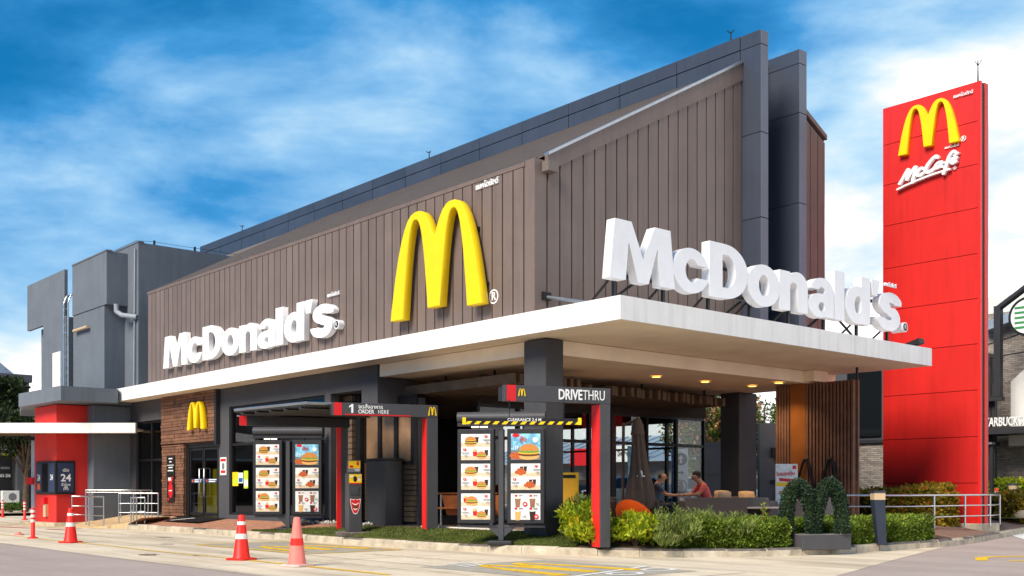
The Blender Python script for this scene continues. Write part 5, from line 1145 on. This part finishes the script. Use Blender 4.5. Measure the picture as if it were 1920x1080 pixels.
sofa('dark rattan sofa with beige cushions by the timber screen', (-17.2, 22.6, .36), BK + PI + .2, 1.6, 'rattan')
sofa('pale rattan chair partly behind the leaf arch', (-13.9, 20.9, .36), BK + .6, .75, 'rattan_pale')
sofa('dark rattan chair beside the closed umbrella', (-17.9, 18.1, .36), BK + PI - .5, .8, 'rattan')
def cushion(label, loc, rx, rz, s=.4):
    mb = MB(); n_ = 8; vs = []; 
    for side in (1, -1):
        for i in range(n_ + 1):
            for j in range(n_ + 1):
                u, v = i / n_ * 2 - 1, j / n_ * 2 - 1; vs.append((u * s / 2 * (1 - .08 * v * v), side * .09 * (1 - u ** 4) * (1 - v ** 4), v * s / 2 * (1 - .08 * u * u)))
    fs = []
    for sd_ in (0, 1):
        o_ = sd_ * (n_ + 1) ** 2
        for i in range(n_):
            for j in range(n_): q = (o_ + i * (n_ + 1) + j, o_ + (i + 1) * (n_ + 1) + j, o_ + (i + 1) * (n_ + 1) + j + 1, o_ + i * (n_ + 1) + j + 1); fs.append(q if sd_ else q[::-1])
    mb.add(vs, fs, None, True); o_ = mb.build('cushion', 'cushion'); o_.location = loc; o_.rotation_euler = (rx, 0, rz); tag(o_, label, 'cushion', 'beige cushions')
cushion('beige cushion beside the seated man', (-16.85, 18.75, 1.0), -.25, BK); cushion('beige cushion behind the person in coral', (-16.1, 20.7, .98), .2, BK + .4)
cushion('upright beige cushion on the far sofa', (-17.45, 22.35, 1.0), -.2, BK); cushion('tilted beige cushion right on the far sofa', (-16.95, 22.75, .96), -.3, BK + .2, .46)
def table(label, loc, rz, w, d, h, top='table_top', name='cafe_table'):
    t = thing(name, label, 'table', loc, rz); bx('table_top', top, t, -w / 2, w / 2, -d / 2, d / 2, h - .04, h, b=.01)
    MB().tube([(0, 0, .03), (0, 0, h - .04)], .04, 8).build('leg', 'frame_black', t); MB().lathe([(.25, 0), (.24, .03), (.05, .04)], n=16).build('foot', 'frame_black', t); return t
table('pale low table right of the dark rattan sofa', (-14.0, 19.35, .36), BK, .8, .55, .48); table('dark table between the two seated people', (-16.55, 19.85, .36), BK, .8, .7, .55, 'black_paint'); table('small pale table by the far sofa', (-16.3, 22.0, .36), BK, .6, .6, .5)
wt = thing('wood_table', 'orange brown moulded table and bench set inside the terrace', 'table', (-20.2, 16.1, .36), BK); bx('table_top', 'wood_table', wt, -.75, .75, -.35, .35, .74, .78, b=.01)
for x in (-.55, .45): MB().prism([(x, .72), (x + .5, .72), (x + .42, .25), (x + .12, .25)], -.5, -.42).build('bench_back', 'wood_table', wt)
for x in (-.6, .6): MB().tube([(x, 0, 0), (x, 0, .74)], .03, 6).build('leg', 'steel', wt); box('foot', 'steel', wt, x - .04, x + .04, -.25, .25, 0, .03)
bx('bench_seat', 'wood_table', wt, -.7, .7, -.75, -.4, .40, .44, b=.01)
def shell(label, loc, rz, s=1.):
    t = thing('shell_chair', label, 'chair', loc, rz, 'orange shell chairs'); t.scale = (s, s, s); mb = MB(); n_, m_ = 14, 8; vs = []
    for r_ in (1, .95):
        for i in range(n_ + 1):
            a = -.25 * PI + 1.5 * PI * i / n_ - .0
            for j in range(m_ + 1): b = j / m_ * .5 * PI; hgt = .10 + .42 * max(0, math.sin(a + .5)) ; vs.append((.48 * r_ * math.cos(a) * math.sin(b * .9 + .15), .48 * r_ * math.sin(a) * math.sin(b * .9 + .15), .28 + hgt * (1 - math.cos(b))))
    K = (n_ + 1) * (m_ + 1); fs = []
    for i in range(n_):
        for j in range(m_): q = (i * (m_ + 1) + j, (i + 1) * (m_ + 1) + j, (i + 1) * (m_ + 1) + j + 1, i * (m_ + 1) + j + 1); fs.append(q); fs.append(tuple(k + K for k in q[::-1]))
    mb.add(vs, fs, None, True); mb.build('shell', 'orange', t); MB().lathe([(.25, 0), (.22, .03), (.05, .05), (.05, .28)], n=14).build('pedestal', 'steel', t)
shell('orange shell chair left of the closed umbrella foot', (-15.75, 17.2, .3), FR + PI, .88); shell('orange shell chair farther left behind the yellow green shrub', (-17.3, 16.15, .36), FR + PI, .95)
yb = thing('yellow_stand', 'yellow upright stand behind the gate post near the column', 'stand', (-18.2, 17.6, .36), FR); bx('panel', 'bin_yellow', yb, -.22, .22, -.06, .06, .1, 1.25); box('foot', 'black', yb, -.25, .25, -.2, .2, 0, .1); decal('print', yb, [(rect(-.12, .12, .4, 1.1), 'cheese'), (rect(-.15, .15, 1.12, 1.2), 'black_print')], -.06)
# closed umbrella
um = thing('closed_umbrella', 'closed brown fabric patio umbrella hanging from a side pole', 'umbrella', (-16.55, 18.1, .36), FR)
um.scale = (1, 1, 1.16)
mb = MB(); zs = [(.42, .27), (.55, .30), (.8, .26), (1.05, .20), (1.35, .155), (1.7, .12), (1.85, .115), (2.0, .10)]; n_ = 40; rings = []
for z, r_ in zs: rings.append([((r_ * (1 + .20 * math.sin(a * 8 + z * 2) + .08 * math.sin(a * 3 + z))) * math.cos(a) + (.1 - z * .03), (r_ * (1 + .20 * math.sin(a * 8 + z * 2))) * math.sin(a), z + (.05 * math.sin(a * 8) + .06 * math.sin(a * 2) if z < .6 else 0)) for a in np.linspace(0, 2 * PI, n_, endpoint=False)])
vs = sum(rings, []); mb.add(vs, [(i * n_ + j, i * n_ + (j + 1) % n_, (i + 1) * n_ + (j + 1) % n_, (i + 1) * n_ + j) for i in range(len(zs) - 1) for j in range(n_)], None, True); mb.build('folded_canopy', 'umbrella_cloth', um)
MB().lathe([(.165, 1.80), (.13, 1.95), (.09, 2.08), (.03, 2.14), (0, 2.15)], (.04, 0), 16).build('top_cap', 'umbrella_cloth', um)
MB().tube([(-.28, .2, 0), (-.26, .2, 2.05)], .035, 8).build('side_pole', 'slat_brown', um); MB().tube([(-.26, .2, 2.0), (.04, 0, 2.1)], .03, 8).build('arm', 'slat_brown', um); bx('base', 'black_paint', um, -.5, .1, -.1, .5, 0, .07)
dk = [([(x, z) for x, z in disc_poly(.08, 1.05, .05, .06)], 'white_print'), (rect(.0, .18, .98, 1.01), 'white_print')]; decal('white_print_mark', um, dk, -.2)
# people
def person(label, loc, rz, shirt, hair_m, lean, reach, bald=False):
    t = thing('person', label, 'person', loc, rz)
    V = {'pelvis': (0, 0, .48), 'belly': (0, .02 + lean * .25, .66), 'chest': (0, .04 + lean * .8, .88), 'neck': (0, .06 + lean * 1.15, 1.03), 'head': (0, .12 + lean * 1.45, 1.14), 'crown': (0, .12 + lean * 1.5, 1.24)}
    for s_, k in ((-1, 'l'), (1, 'r')):
        V['sh' + k] = (s_ * .19, .05 + lean * .95, .96); V['el' + k] = (s_ * .24, .22 + lean * .9, .74); V['wr' + k] = (s_ * .13, .42 + lean * .9 + reach, .72); V['ha' + k] = (s_ * .08, .50 + lean * .9 + reach, .73)
        V['hip' + k] = (s_ * .1, .02, .47); V['kn' + k] = (s_ * .13, .45, .47); V['an' + k] = (s_ * .13, .44, .08); V['to' + k] = (s_ * .14, .62, .04)
    E = [('pelvis', 'belly'), ('belly', 'chest'), ('chest', 'neck'), ('neck', 'head'), ('head', 'crown')]
    for k in 'lr': E += [('chest', 'sh' + k), ('sh' + k, 'el' + k), ('el' + k, 'wr' + k), ('wr' + k, 'ha' + k), ('pelvis', 'hip' + k), ('hip' + k, 'kn' + k), ('kn' + k, 'an' + k), ('an' + k, 'to' + k)]
    Rd = {'pelvis': .15, 'belly': .14, 'chest': .155, 'neck': .055, 'head': .122, 'crown': .10}; Rk = {'sh': .07, 'el': .045, 'wr': .032, 'ha': .038, 'hip': .1, 'kn': .065, 'an': .045, 'to': .04}
    names = list(V); me = bpy.data.meshes.new('body'); me.from_pydata([V[n] for n in names], [(names.index(a), names.index(b)) for a, b in E], [])
    o = bpy.data.objects.new('body', me); COL.objects.link(o); md = o.modifiers.new('skin', 'SKIN'); sv = me.skin_vertices[0].data
    for i, n in enumerate(names): r_ = Rd.get(n) or Rk[n[:2] if n[:2] in Rk else n[:3]]; sv[i].radius = (r_, r_ * (.72 if n in ('belly', 'chest') else 1)); sv[i].use_root = n == 'pelvis'
    o.modifiers.new('sub', 'SUBSURF').levels = 2; dg = bpy.context.evaluated_depsgraph_get(); m2 = bpy.data.meshes.new_from_object(o.evaluated_get(dg)); bpy.data.objects.remove(o)
    m2.name = 'body'; m2.materials.clear()
    for q in ('skin', shirt, 'trousers', hair_m): m2.materials.append(MATS[q])
    hc = Vector(V['head'])
    for p in m2.polygons:
        c = p.center; i = 0
        if c.z < .53 and c.y > -.2: i = 2 if not (c.z < .1) else 3
        if c.z >= .50 and c.y < .26 + lean * .9 and c.z < 1.0 and (abs(c.x) < .23 or c.z > .8): i = 1
        if c.z > 1.08 and (c.z > 1.215 or (c.y < hc.y - .02 and c.z > 1.12)): i = 3
        p.material_index = i; p.use_smooth = True
    inst('body', m2, t)
    hd_ = MB(); vs = []
    for i in range(7):
        for j in range(14):
            a, b = 2 * PI * j / 14, i / 6 * .50 * PI; vs.append((.108 * math.sin(b) * math.cos(a), hc.y - .018 + .118 * math.sin(b) * math.sin(a) - .02 * i / 6, hc.z + .035 + .125 * math.cos(b)))
    hd_.add(vs, [(i * 14 + j, i * 14 + (j + 1) % 14, (i + 1) * 14 + (j + 1) % 14, (i + 1) * 14 + j) for i in range(6) for j in range(14)], None, True)
    if not bald: hd_.build('hair', hair_m, t)
    f_ = MB(); y0 = hc.y + .088
    f_.tube([(0, y0 - .01, hc.z + .02), (0, y0 + .025, hc.z - .02)], [.01, .018], 6, 'skin'); f_.box(-.03, .03, y0 - .01, y0 + .006, hc.z - .06, hc.z - .048, 'patty')
    for s_ in (-1, 1): f_.tube([(s_ * .035, y0 - .02, hc.z + .025), (s_ * .035, y0 + .004, hc.z + .025)], .011, 6, 'hair'); f_.tube([(s_ * .088, hc.y, hc.z + .02), (s_ * .1, hc.y - .015, hc.z)], .022, 6, 'skin')
    f_.build('face', None, t)
    h_ = MB()
    for k, s_ in (('l', -1), ('r', 1)):
        b = Vector(V['ha' + k])
        for q in range(4): h_.tube([b + Vector((s_ * (-.022 + q * .015), .02, 0)), b + Vector((s_ * (-.022 + q * .015), .065 - abs(q - 1.5) * .006, -.012)), b + Vector((s_ * (-.022 + q * .015), .085, -.035))], [.0085, .008, .006], 5, 'skin')
        h_.tube([b + Vector((-s_ * .03, 0, 0)), b + Vector((-s_ * .05, .03, -.01))], [.009, .007], 5, 'skin')
    h_.build('fingers', None, t)
person('seated man in dark grey shirt leaning over a terrace table', (-16.95, 19.15, .36), -.15 + FR - PI / 2, 'shirt_grey', 'hair_grey', .06, .02, True)
person('seated person with short black hair in coral pink shirt', (-16.2, 20.3, .36), PI / 2 + FR + .15, 'shirt_coral', 'hair', .16, .06)
cp = thing('paper_bag', 'crumpled pale paper and cup on the table between the seated people', 'packaging', (-16.55, 19.8, .91), .3); MB().lathe([(.035, 0), (.045, .11), (0, .11)], (-.12, .1), 10).build('cup', 'paper', cp); bx('wrapper', 'paper_sand', cp, -.05, .2, -.15, .12, 0, .05, b=.02)

# ================================================================== BEYOND THE TERRACE
# neighbouring stone clad building behind the screen
nb = thing('stone_clad_building', 'grey building with stone cladding seen under the canopy end', 'building', (-25, 36, .2)); NO = Vector((-25, 36, .2))
class WN(W):
    def __init__(s): super().__init__(NO)
WN().box(-22.6, -19.0, 35.4, 44, .2, 2.95).build('stone_wall', 'stone_cladding', nb); WN().box(-22.6, -19.0, 35.5, 44, 2.95, 6.4).build('upper_wall', 'panel_slate', nb); WN().box(-22.7, -18.9, 35.3, 44, 2.9, 3.02).build('band_course', 'steel_black', nb)
for x in (-21.9, -20.4): WN().box(x, x + 1.35, 35.42, 35.5, 3.15, 6.2).build('window_pane', 'car_glass', nb)
gw = thing('grey_screen_wall', 'plain grey boundary wall beyond the terrace glass', 'wall', (-23.4, 29.5, .2), math.atan2(.755, .656)); bx('upper_block', 'stucco_grey', gw, -.42, .75, 0, .4, 1.55, 2.65, b=.01); bx('lower_block', 'stucco_grey', gw, -.5, .75, -.05, .45, 0, 1.54, b=.01); bx('coping', 'stucco_grey', gw, -.52, .78, -.08, .48, 1.53, 1.57, b=.005)
wp = thing('wall_panel_building', 'grey wall with black shelf and stone panel beside the timber screen', 'wall', (-21.5, 31.5, .2), math.atan2(.755, .656)); bx('wall_body', 'stucco_grey', wp, -1.2, 1.0, 0, .3, 0, 3.3, b=.01); box('stone_panel', 'stone_cladding', wp, -.6, .9, -.05, 0, 1.35, 2.1); box('black_shelf', 'black', wp, -.8, .95, -.12, 0, 2.12, 2.45); box('black_band', 'black', wp, -.8, .95, -.06, 0, 1.2, 1.35); bx('stone_pier', 'stone_cladding', wp, .15, .62, -.04, .34, 3.3, 5.2, b=.01)
for x in (-.62, .12): box('lit_menu', 'paper', wp, x, x + .62, -.08, -.03, .55, 1.2); decal('menu_print', wp, sum([burger(x + .15 + .3 * i, .75 + .3 * j, .09) for i in (0, 1) for j in (0, 1)], []), -.08)
lp = thing('lamp_pole', 'thin pale lamp pole beyond the terrace glass', 'pole', (-23.6, 29.2, .1)); MB().tube([(0, 0, 0), (0, 0, 4.6)], [.06, .045], 8).build('pole', 'galv', lp); box('arm', 'steel_black', lp, -.3, .05, -.03, .03, 2.2, 2.26)
# coffee house right
cf = thing('coffee_house', 'white gabled coffee house with stone wall and black steel frames', 'building', (-18, 40, 0)); CO = Vector((-18, 40, 0))
class WC(W):
    def __init__(s): super().__init__(CO)
WC().box(-21, -8, 41.2, 41.6, .2, 8.0).build('stone_wall', 'stone_cladding', cf)
WC().box(-21, -8, 41.5, 48, 6.9, 8.7).build('white_parapet', 'stucco_white', cf)
WC().prism([(-19.2, 7.3), (-8, 10.2), (-8, 10.6), (-19.4, 7.6)], 40.7, 41.4).build('roof_edge', 'roof_metal_blue', cf)
WC().prism([(-18.35, 3.6), (-18.35, 5.3), (-15, 8.1), (-8, 8.1), (-8, 7.2), (-15, 7.2), (-17.75, 4.9), (-17.75, 3.6)], 40.9, 41.15).build('white_gable_frame', 'stucco_white', cf)
WC().prism([(-17.75, 3.6), (-17.75, 4.9), (-15, 7.2), (-8, 7.2), (-8, 3.6)], 41.0, 41.12).build('dark_glazing', 'panel_slate', cf)
for z in (4.05, 5.0): WC().box(-17.75, -8, 40.85, 41.0, z, z + .09).build('glazing_bar', 'steel_black', cf)
WC().box(-18.4, -18.16, 39.6, 39.85, 4.65, 8.0).build('steel_portal', 'steel_black', cf); WC().box(-18.75, -18.1, 39.6, 39.85, 4.5, 4.66).build('portal_foot', 'steel_black', cf)
WC().tube([(-18.3, 39.72, 7.9), (-15, 39.72, 10.0)], .13, 4).build('steel_rafter', 'steel_black', cf)
for z0, z1 in ((6.55, 7.2), (6.1, 6.3)): WC().tube([(-19, 39.7, z0), (-16, 39.7, z1)], .03, 6).build('tie_rod', 'steel_black', cf)
WC().box(-19, -12, 39.2, 40.9, 3.25, 3.5).build('awning', 'steel_black', cf); WC().box(-18.3, -12, 40.6, 40.9, 2.85, 3.25).build('white_band', 'stucco_white', cf)
for x, z1 in ((-18.78, 6.2), (-18.62, 5.2)): WC().box(x, x + .13, 39.9, 40.05, .1, z1).build('steel_post', 'steel_black', cf)
WC().box(-18.08, -17.97, 38.6, 38.7, .3, 2.85).build('steel_post', 'steel_black', cf); WC().box(-19.5, -17.95, 38.5, 38.75, 2.85, 2.93).build('steel_beam', 'galv', cf); WC().box(-18.9, -18.38, 38.4, 38.5, 2.48, 2.62).build('green_sign', 'green_print', cf); WC().box(-18.8, -18.45, 38.38, 38.4, 2.53, 2.57).build('sign_lettering', 'white_print', cf)
t = text('STARBUCKS', .46, .07, 'white_letter', None, (-18.72, 39.3, 3.68), .012, 'LEFT', .60, name='shop_lettering'); tag(t, 'white raised shop lettering on the black awning right of the pylon', 'sign')
rd = thing('round_sign', 'round black framed shop emblem at the right picture edge', 'sign', (-17.05, 39.4, 7.45)); MB().tube([(0, 0, 0), (0, .15, 0)], .72, 40).build('rim', 'black_print', rd); MB().tube([(0, -.02, 0), (0, 0, 0)], .62, 40).build('face', 'white_print', rd)
q = MB()
for k in range(5): q.box(-.48, .48, -.03, -.021, -.42 + k * .18, -.34 + k * .18)
q.build('wave_pattern', 'green_print', rd)
boxhedge('yellow green hedge along the coffee house wall', -20, -12, 39.6, 40.6, .3, 1.4, 9000, .14, 'leaf_bright')
boxhedge('clump of green hedge directly right of the pylon', -16.2, -14.2, 32.5, 33.6, .1, .95, 3500, .13, 'leaf_fire')
lawn = sheet('lawn', [(-14.6, 34.2), (-13.9, 31.5), (-30, 33), (-30, 41), (-15.5, 41)][::-1], .38, 'turf_base'); tag(lawn, kind='structure')
inst('grass', leaf_mesh('grass', [(random.uniform(-20, -14.8), random.uniform(33, 40), .38) for _ in range(9000)], [(0, 0, 1)] * 9000, .14, 'leaf_hedge', 4, 1, .5), lawn)['kind'] = 'stuff'
for k, (x, y, s_) in enumerate(((-14.2, 32.6, .3), (-14.6, 33.4, .2))): tag(MB().lathe([(s_, 0), (s_ * 1.1, s_ * .4), (s_ * .6, s_ * .8), (0, s_ * .85)], n=9).build('garden_rock', 'kerb_stone', None, (x, y, .36)), ('larger' if k == 0 else 'smaller') + ' pale rock at the lawn edge by the railing end', 'rock')
# shed roofs, shop and cars seen through the glazing
bs = thing('service_shop', 'white service shop with blue metal roof seen through the terrace glass', 'building', (-48, 62, 0)); SO = Vector((-48, 62, 0))
class WS(W):
    def __init__(s): super().__init__(SO)
WS().box(-72, -36, 60, 68, 0, 3.4).build('wall', 'stucco_grey', bs); WS().prism([(59, 3.3), (59, 3.5), (68, 6.2), (68, 6.0)], -73, -35, 'x').build('roof', 'roof_metal_blue', bs)
for k in range(30): WS().prism([(58.98, 3.5), (58.98, 3.58), (68, 6.28), (68, 6.2)], -72.5 + k * 1.25, -72.4 + k * 1.25, 'x').build('roof_rib', 'roof_metal_blue', bs)
sg_ = WS().box(-57.5, -52.6, 58.6, 58.8, 3.3, 4.5).build('sign_board', 'paper', bs); text('Go Service', .62, .05, 'grey_print', sg_, (-55 + 48, 58.55 - 62, 3.95)); WS().box(-60.5, -57.6, 58.6, 58.8, 3.1, 4.4).build('red_sign', 'red_print', bs)
for k in range(5): WS().box(-66 + k * 5, -63 + k * 5, 59.9, 60.0, .1, 2.0).build('shop_opening', 'inside_wall', bs)
WS().box(-90, -40, 66, 80, 3.5, 7.5).build('rear_hall', 'stucco_white', bs)
ds = thing('direction_sign', 'white and blue direction sign board with arrow seen through the glass', 'sign', (-26.1, 31.0, .1), math.atan2(.755, .656)); bx('board', 'paper', ds, -.27, .27, 0, .12, .3, 2.65, b=.01); box('side_edge', 'blue_print', ds, -.34, -.271, 0, .12, .3, 2.65)
decal('print', ds, [(disc_poly(0, 2.25, .24), 'navy_print'), ([(-.04, 2.1), (.04, 2.1), (.04, 2.26), (.1, 2.26), (0, 2.4), (-.1, 2.26), (-.04, 2.26)], 'white_print'), ([(-.1, 1.72), (.02, 1.72), (.02, 1.66), (.12, 1.75), (.02, 1.84), (.02, 1.78), (-.1, 1.78)], 'black_print'), (disc_poly(0, 1.25, .24), 'navy_print'), (disc_poly(0, 1.25, .2), 'white_print'), (disc_poly(0, 1.2, .1, .14), 'navy_print'), ([(-.1, 1.36), (0, 1.44), (.1, 1.36), (.06, 1.34), (-.06, 1.34)], 'navy_print')])
bp_ = thing('hanging_poster', 'burger poster with blue top hanging inside the terrace glass', 'poster', (-20.05, 21.9, .9), PI / 2); box('sheet', 'sky_print', bp_, -.3, .3, 0, .01, .3, 1.5); decal('print', bp_, burger(0, .75, .36, True) + [(rect(-.26, .26, .35, .55), 'orange')])
for sx, y in ((1, 22.9),): pass
def car(label, loc, rz, paint):
    t = thing('parked_car', label, 'car', loc, rz, 'cars parked behind the building'); prof = [(-2.1, .3), (-2.15, .62), (-2.0, .86), (-1.55, .95), (-.85, 1.40), (.55, 1.44), (1.35, 1.02), (1.95, .92), (2.12, .62), (2.1, .3)]
    mb = MB(); secs = []
    for y, sc_, dz in ((-.86, .97, 0), (-.84, 1, 0), (.84, 1, 0), (.86, .97, 0)): secs.append([(x * sc_, y * (.80 if z > 1.1 else 1), z) for x, z in prof])
    n_ = len(prof); vs = sum(secs, []); fs = [(i * n_ + j, (i + 1) * n_ + j, (i + 1) * n_ + (j + 1) % n_, i * n_ + (j + 1) % n_) for i in range(3) for j in range(n_)] + [tuple(range(n_)), tuple(range(4 * n_ - 1, 3 * n_ - 1, -1))]
    mb.add(vs, fs); mb.build('body', paint, t)
    for s_ in (-1, 1):
        for a, b in ((-1.25, -.2), (-.12, .95)): MB().add([(a, s_ * .875, .97), (b, s_ * .875, .97), (min(b, .62), s_ * .735, 1.36), (max(a, -.8), s_ * .735, 1.36)], [(0, 1, 2, 3) if s_ < 0 else (3, 2, 1, 0)]).build('side_window', 'car_glass', t)
        for x in (-1.3, 1.32):
            w_ = MB().lathe([(.0, -.1), (.31, -.1), (.31, .1), (.0, .1)], n=18).build('wheel', 'tyre', t); w_.rotation_euler = (PI / 2, 0, 0); w_.location = (x, s_ * .8, .31); MB().lathe([(.19, -.105), (.19, .105)], n=14).build('rim', 'galv', w_); MB().lathe([(.19, .104), (0, .104)], n=14).build('rim_face', 'galv', w_); MB().lathe([(.19, -.104), (0, -.104)], n=14).build('rim_face', 'galv', w_)
        box('headlight', 'paper', t, 1.98, 2.1, s_ * .7 - .14, s_ * .7 + .14, .66, .82); box('tail_light', 'red_print', t, -2.14, -2.02, s_ * .7 - .12, s_ * .7 + .12, .66, .86)
    MB().add([(1.33, -.72, 1.03), (1.33, .72, 1.03), (.57, .6, 1.42), (.57, -.6, 1.42)], [(0, 1, 2, 3)]).build('windscreen', 'car_glass', t).location = (.015, 0, .012); MB().add([(-1.53, -.72, .97), (-1.53, .72, .97), (-.86, .6, 1.40), (-.86, -.6, 1.40)], [(3, 2, 1, 0)]).build('rear_window', 'car_glass', t).location = (-.015, 0, .012)
car('silver car parked behind the building seen through the glass', (-28.6, 31.2, .3), FR + .1, 'car_silver'); car('white silver car behind the seated people seen through the glass', (-27.4, 34.0, .3), FR - .1, 'car_silver'); car('dark car farther back left behind the glass', (-38, 37.5, .05), FR, 'car_dark')
# trees
def tree(label, loc, h, r, n, size, material, material2=None, frac=0., cz=.66, flat=.75, name='broadleaf_tree'):
    t = thing(name, label, 'tree', loc); tk = MB(); tk.tube([(0, 0, -.1), (.05 * h * .3, .02, h * .28), (.0, .04, h * .5), (.03, 0, h * .8)], [.05 * h * .6, .035 * h * .6, .022 * h * .6, .006 * h], 8)
    cl = []
    for k in range(16):
        a = k * 2.4; rr = r * random.uniform(.35, .85); zc = h * cz + r * flat * random.uniform(-.7, .8); e = (rr * math.cos(a), rr * math.sin(a), zc); cl.append((e, r * random.uniform(.28, .45))); tk.tube([(0, 0, h * (.3 + .02 * k)), (e[0] * .5, e[1] * .5, (h * .4 + e[2]) / 2), e], [.014 * h, .008 * h, .003 * h], 5)
    tk.build('trunk', 'trunk', t); P1 = []; N1 = []; P2 = []; N2 = []
    for _ in range(n):
        c, cr = random.choice(cl); v = Vector((random.gauss(0, 1), random.gauss(0, 1), random.gauss(0, .8))).normalized(); p = Vector(c) + v * cr * random.uniform(.45, 1.05) ** .6
        if material2 and random.random() < frac: P2.append(tuple(p)); N2.append(tuple(v))
        else: P1.append(tuple(p)); N1.append(tuple(v))
    inst('crown', leaf_mesh('crown', P1, N1, size, material, 1.9, .0, .8), t)
    if P2: inst('blossom', leaf_mesh('blossom', P2, N2, size, material2, 1.5, 0, .9), t)
tree('leafy green tree with peach blossom beyond the terrace glass', (-28.6, 36.6, 0), 5.0, 2.3, 9000, .17, 'leaf_tree', 'leaf_blossom', .3)
tree('green tree in the gap between dark column and timber screen', (-28.9, 40.0, 0), 6.0, 2.2, 8000, .16, 'leaf_tree')
tree('small green tree seen through the right terrace panes', (-33.5, 42.5, 0), 4.2, 1.6, 6000, .18, 'leaf_tree')
tree('dark tree at the left edge before the grey shop', (-54.7, 16.4, 0), 5.4, 1.5, 5200, .2, 'leaf_dark', cz=.72)
tree('dark leafy tree half hidden by the far left neighbour roof', (-57.6, 15.8, 0), 7.2, 1.7, 5200, .24, 'leaf_dark', cz=.8)
# far left shops
ls = thing('grey_shop', 'dark grey shop with yellow striped sign band at the left edge', 'building', (-62, 20, 0)); LO = Vector((-62, 20, 0))
class WL(W):
    def __init__(s): super().__init__(LO)
FX = -60.0
WL().box(FX - 8, FX, 12, 18.2, 0, 6.9).build('body', 'stucco_grey', ls); WL().box(FX, FX + .3, 14.6, 17.42, 3.05, 3.8).build('sign_band', 'black_print', ls); WL().box(FX + .3, FX + .34, 14.6, 17.42, 3.0, 3.12).build('yellow_stripe', 'yellow_print', ls)
text('ME', .3, .03, 'white_print', ls, (FX + .33 - LO.x, 16.75 - LO.y, 3.4), .01, rot=(0, 0, PI / 2)); WL().box(FX, FX + .06, 14.6, 17.3, .9, 2.95).build('shop_window', 'black_print', ls); text('063-206', .24, .03, 'white_print', ls, (FX + .08 - LO.x, 16.95 - LO.y, 1.95), .006, rot=(0, 0, PI / 2), squeeze=.75); WL().box(FX + .07, FX + .09, 16.75, 17.2, 2.3, 2.42).build('window_lettering', 'grey_print', ls)
WL().box(FX, FX + .5, 17.45, 17.8, 0, 3.9).build('pilaster', 'panel_slate', ls); WL().box(FX + .01, FX + .3, 12, 18.2, 3.9, 4.3).build('band_course', 'panel_slate', ls)
for k in range(7): WL().box(FX + .02, FX + .08, 15.6 + k * .3, 15.8 + k * .3, 4.5, 6.6).build('lattice_bar', 'stucco_white', ls)
WL().box(FX - .5, FX + .2, 14, 18.3, 6.9, 7.3).build('parapet', 'panel_slate', ls); WL().prism([(13.0, 7.2), (18.0, 7.2), (13.0, 11.2)], FX - 6, FX - 1, 'x').build('gable_roof', 'roof_metal_blue', ls)
WL().prism([(18.2, 5.4), (22.4, 4.1), (22.4, 4.2), (18.2, 5.6)], FX - 4, FX + 2, 'x').build('lean_to_roof', 'roof_metal_blue', ls)
for k in range(8): WL().prism([(18.2, 5.62), (22.4, 4.22), (22.4, 4.32), (18.2, 5.72)], FX - 4 + k * .75, FX - 3.9 + k * .75, 'x').build('roof_rib', 'roof_metal_blue', ls)
WL().box(FX + .02, FX + .12, 17.82, 20.5, .2, 3.6).build('dark_doorway', 'black', ls)
tag(sheet('pavement', [(-58, 12), (-52.5, 14.6), (-54, 24), (-62, 24), (-62, 12)], .14, 'kerb_stone'), kind='structure')
ac = thing('air_conditioner', 'white outdoor air conditioner unit below the grey shop window', 'air conditioner', (FX + .5, 17.1, .55), PI / 2); bx('casing', 'paper', ac, -.42, .42, -.15, .2, 0, .62); MB().tube([(.08, -.156, .3), (.08, -.15, .3)], .2, 18).build('fan_grille', 'grey_print', ac); box('bracket', 'frame_black', ac, -.4, .4, -.1, .2, -.3, 0)
shrub('small green shrub at the kerb of the grey shop', (-54.2, 15.6, .1), .7, .5, .5, 700, .13, 'leaf_tree')
gl = thing('green_counter', 'yellow green counter with added glow seen through the entrance door', 'counter', (-32.3, 15.3, .37)); bx('front', 'cabinet_green', gl, -.9, .35, 0, .5, 0, 1.15); bx('shelf', 'cabinet_green', gl, .4, .62, -.1, .6, 0, 1.5)
for k, (z, lb) in enumerate(((2.5, 'upper'), (1.95, 'lower'))): mp_ = thing('burger_picture', f'{lb} burger picture panel hanging inside the window right of the entrance', 'poster', (-27.65, 15.0, z)); box('panel', 'black_print', mp_, -.45, .45, 0, .02, -.24, .26); decal('print', mp_, burger(.0, -.02, .34), 0)

sh = thing('shophouse_row', 'long beige shophouse row across the street mirrored in the windows', 'building', (-85, -12, 0))
bx('body', 'stucco_grey', sh, -8, 8, -40, 22, 0, 7.5, b=.05)
for k in range(9): box('shopfront', 'inside_wall', sh, 8, 8.1, -38 + k * 6.5, -33.5 + k * 6.5, .2, 3.2); box('upper_window', 'car_glass', sh, 8, 8.1, -37.5 + k * 6.5, -34 + k * 6.5, 4.4, 6.2)
box('awning', 'roof_metal_blue', sh, 8, 10, -40, 22, 3.4, 3.55)
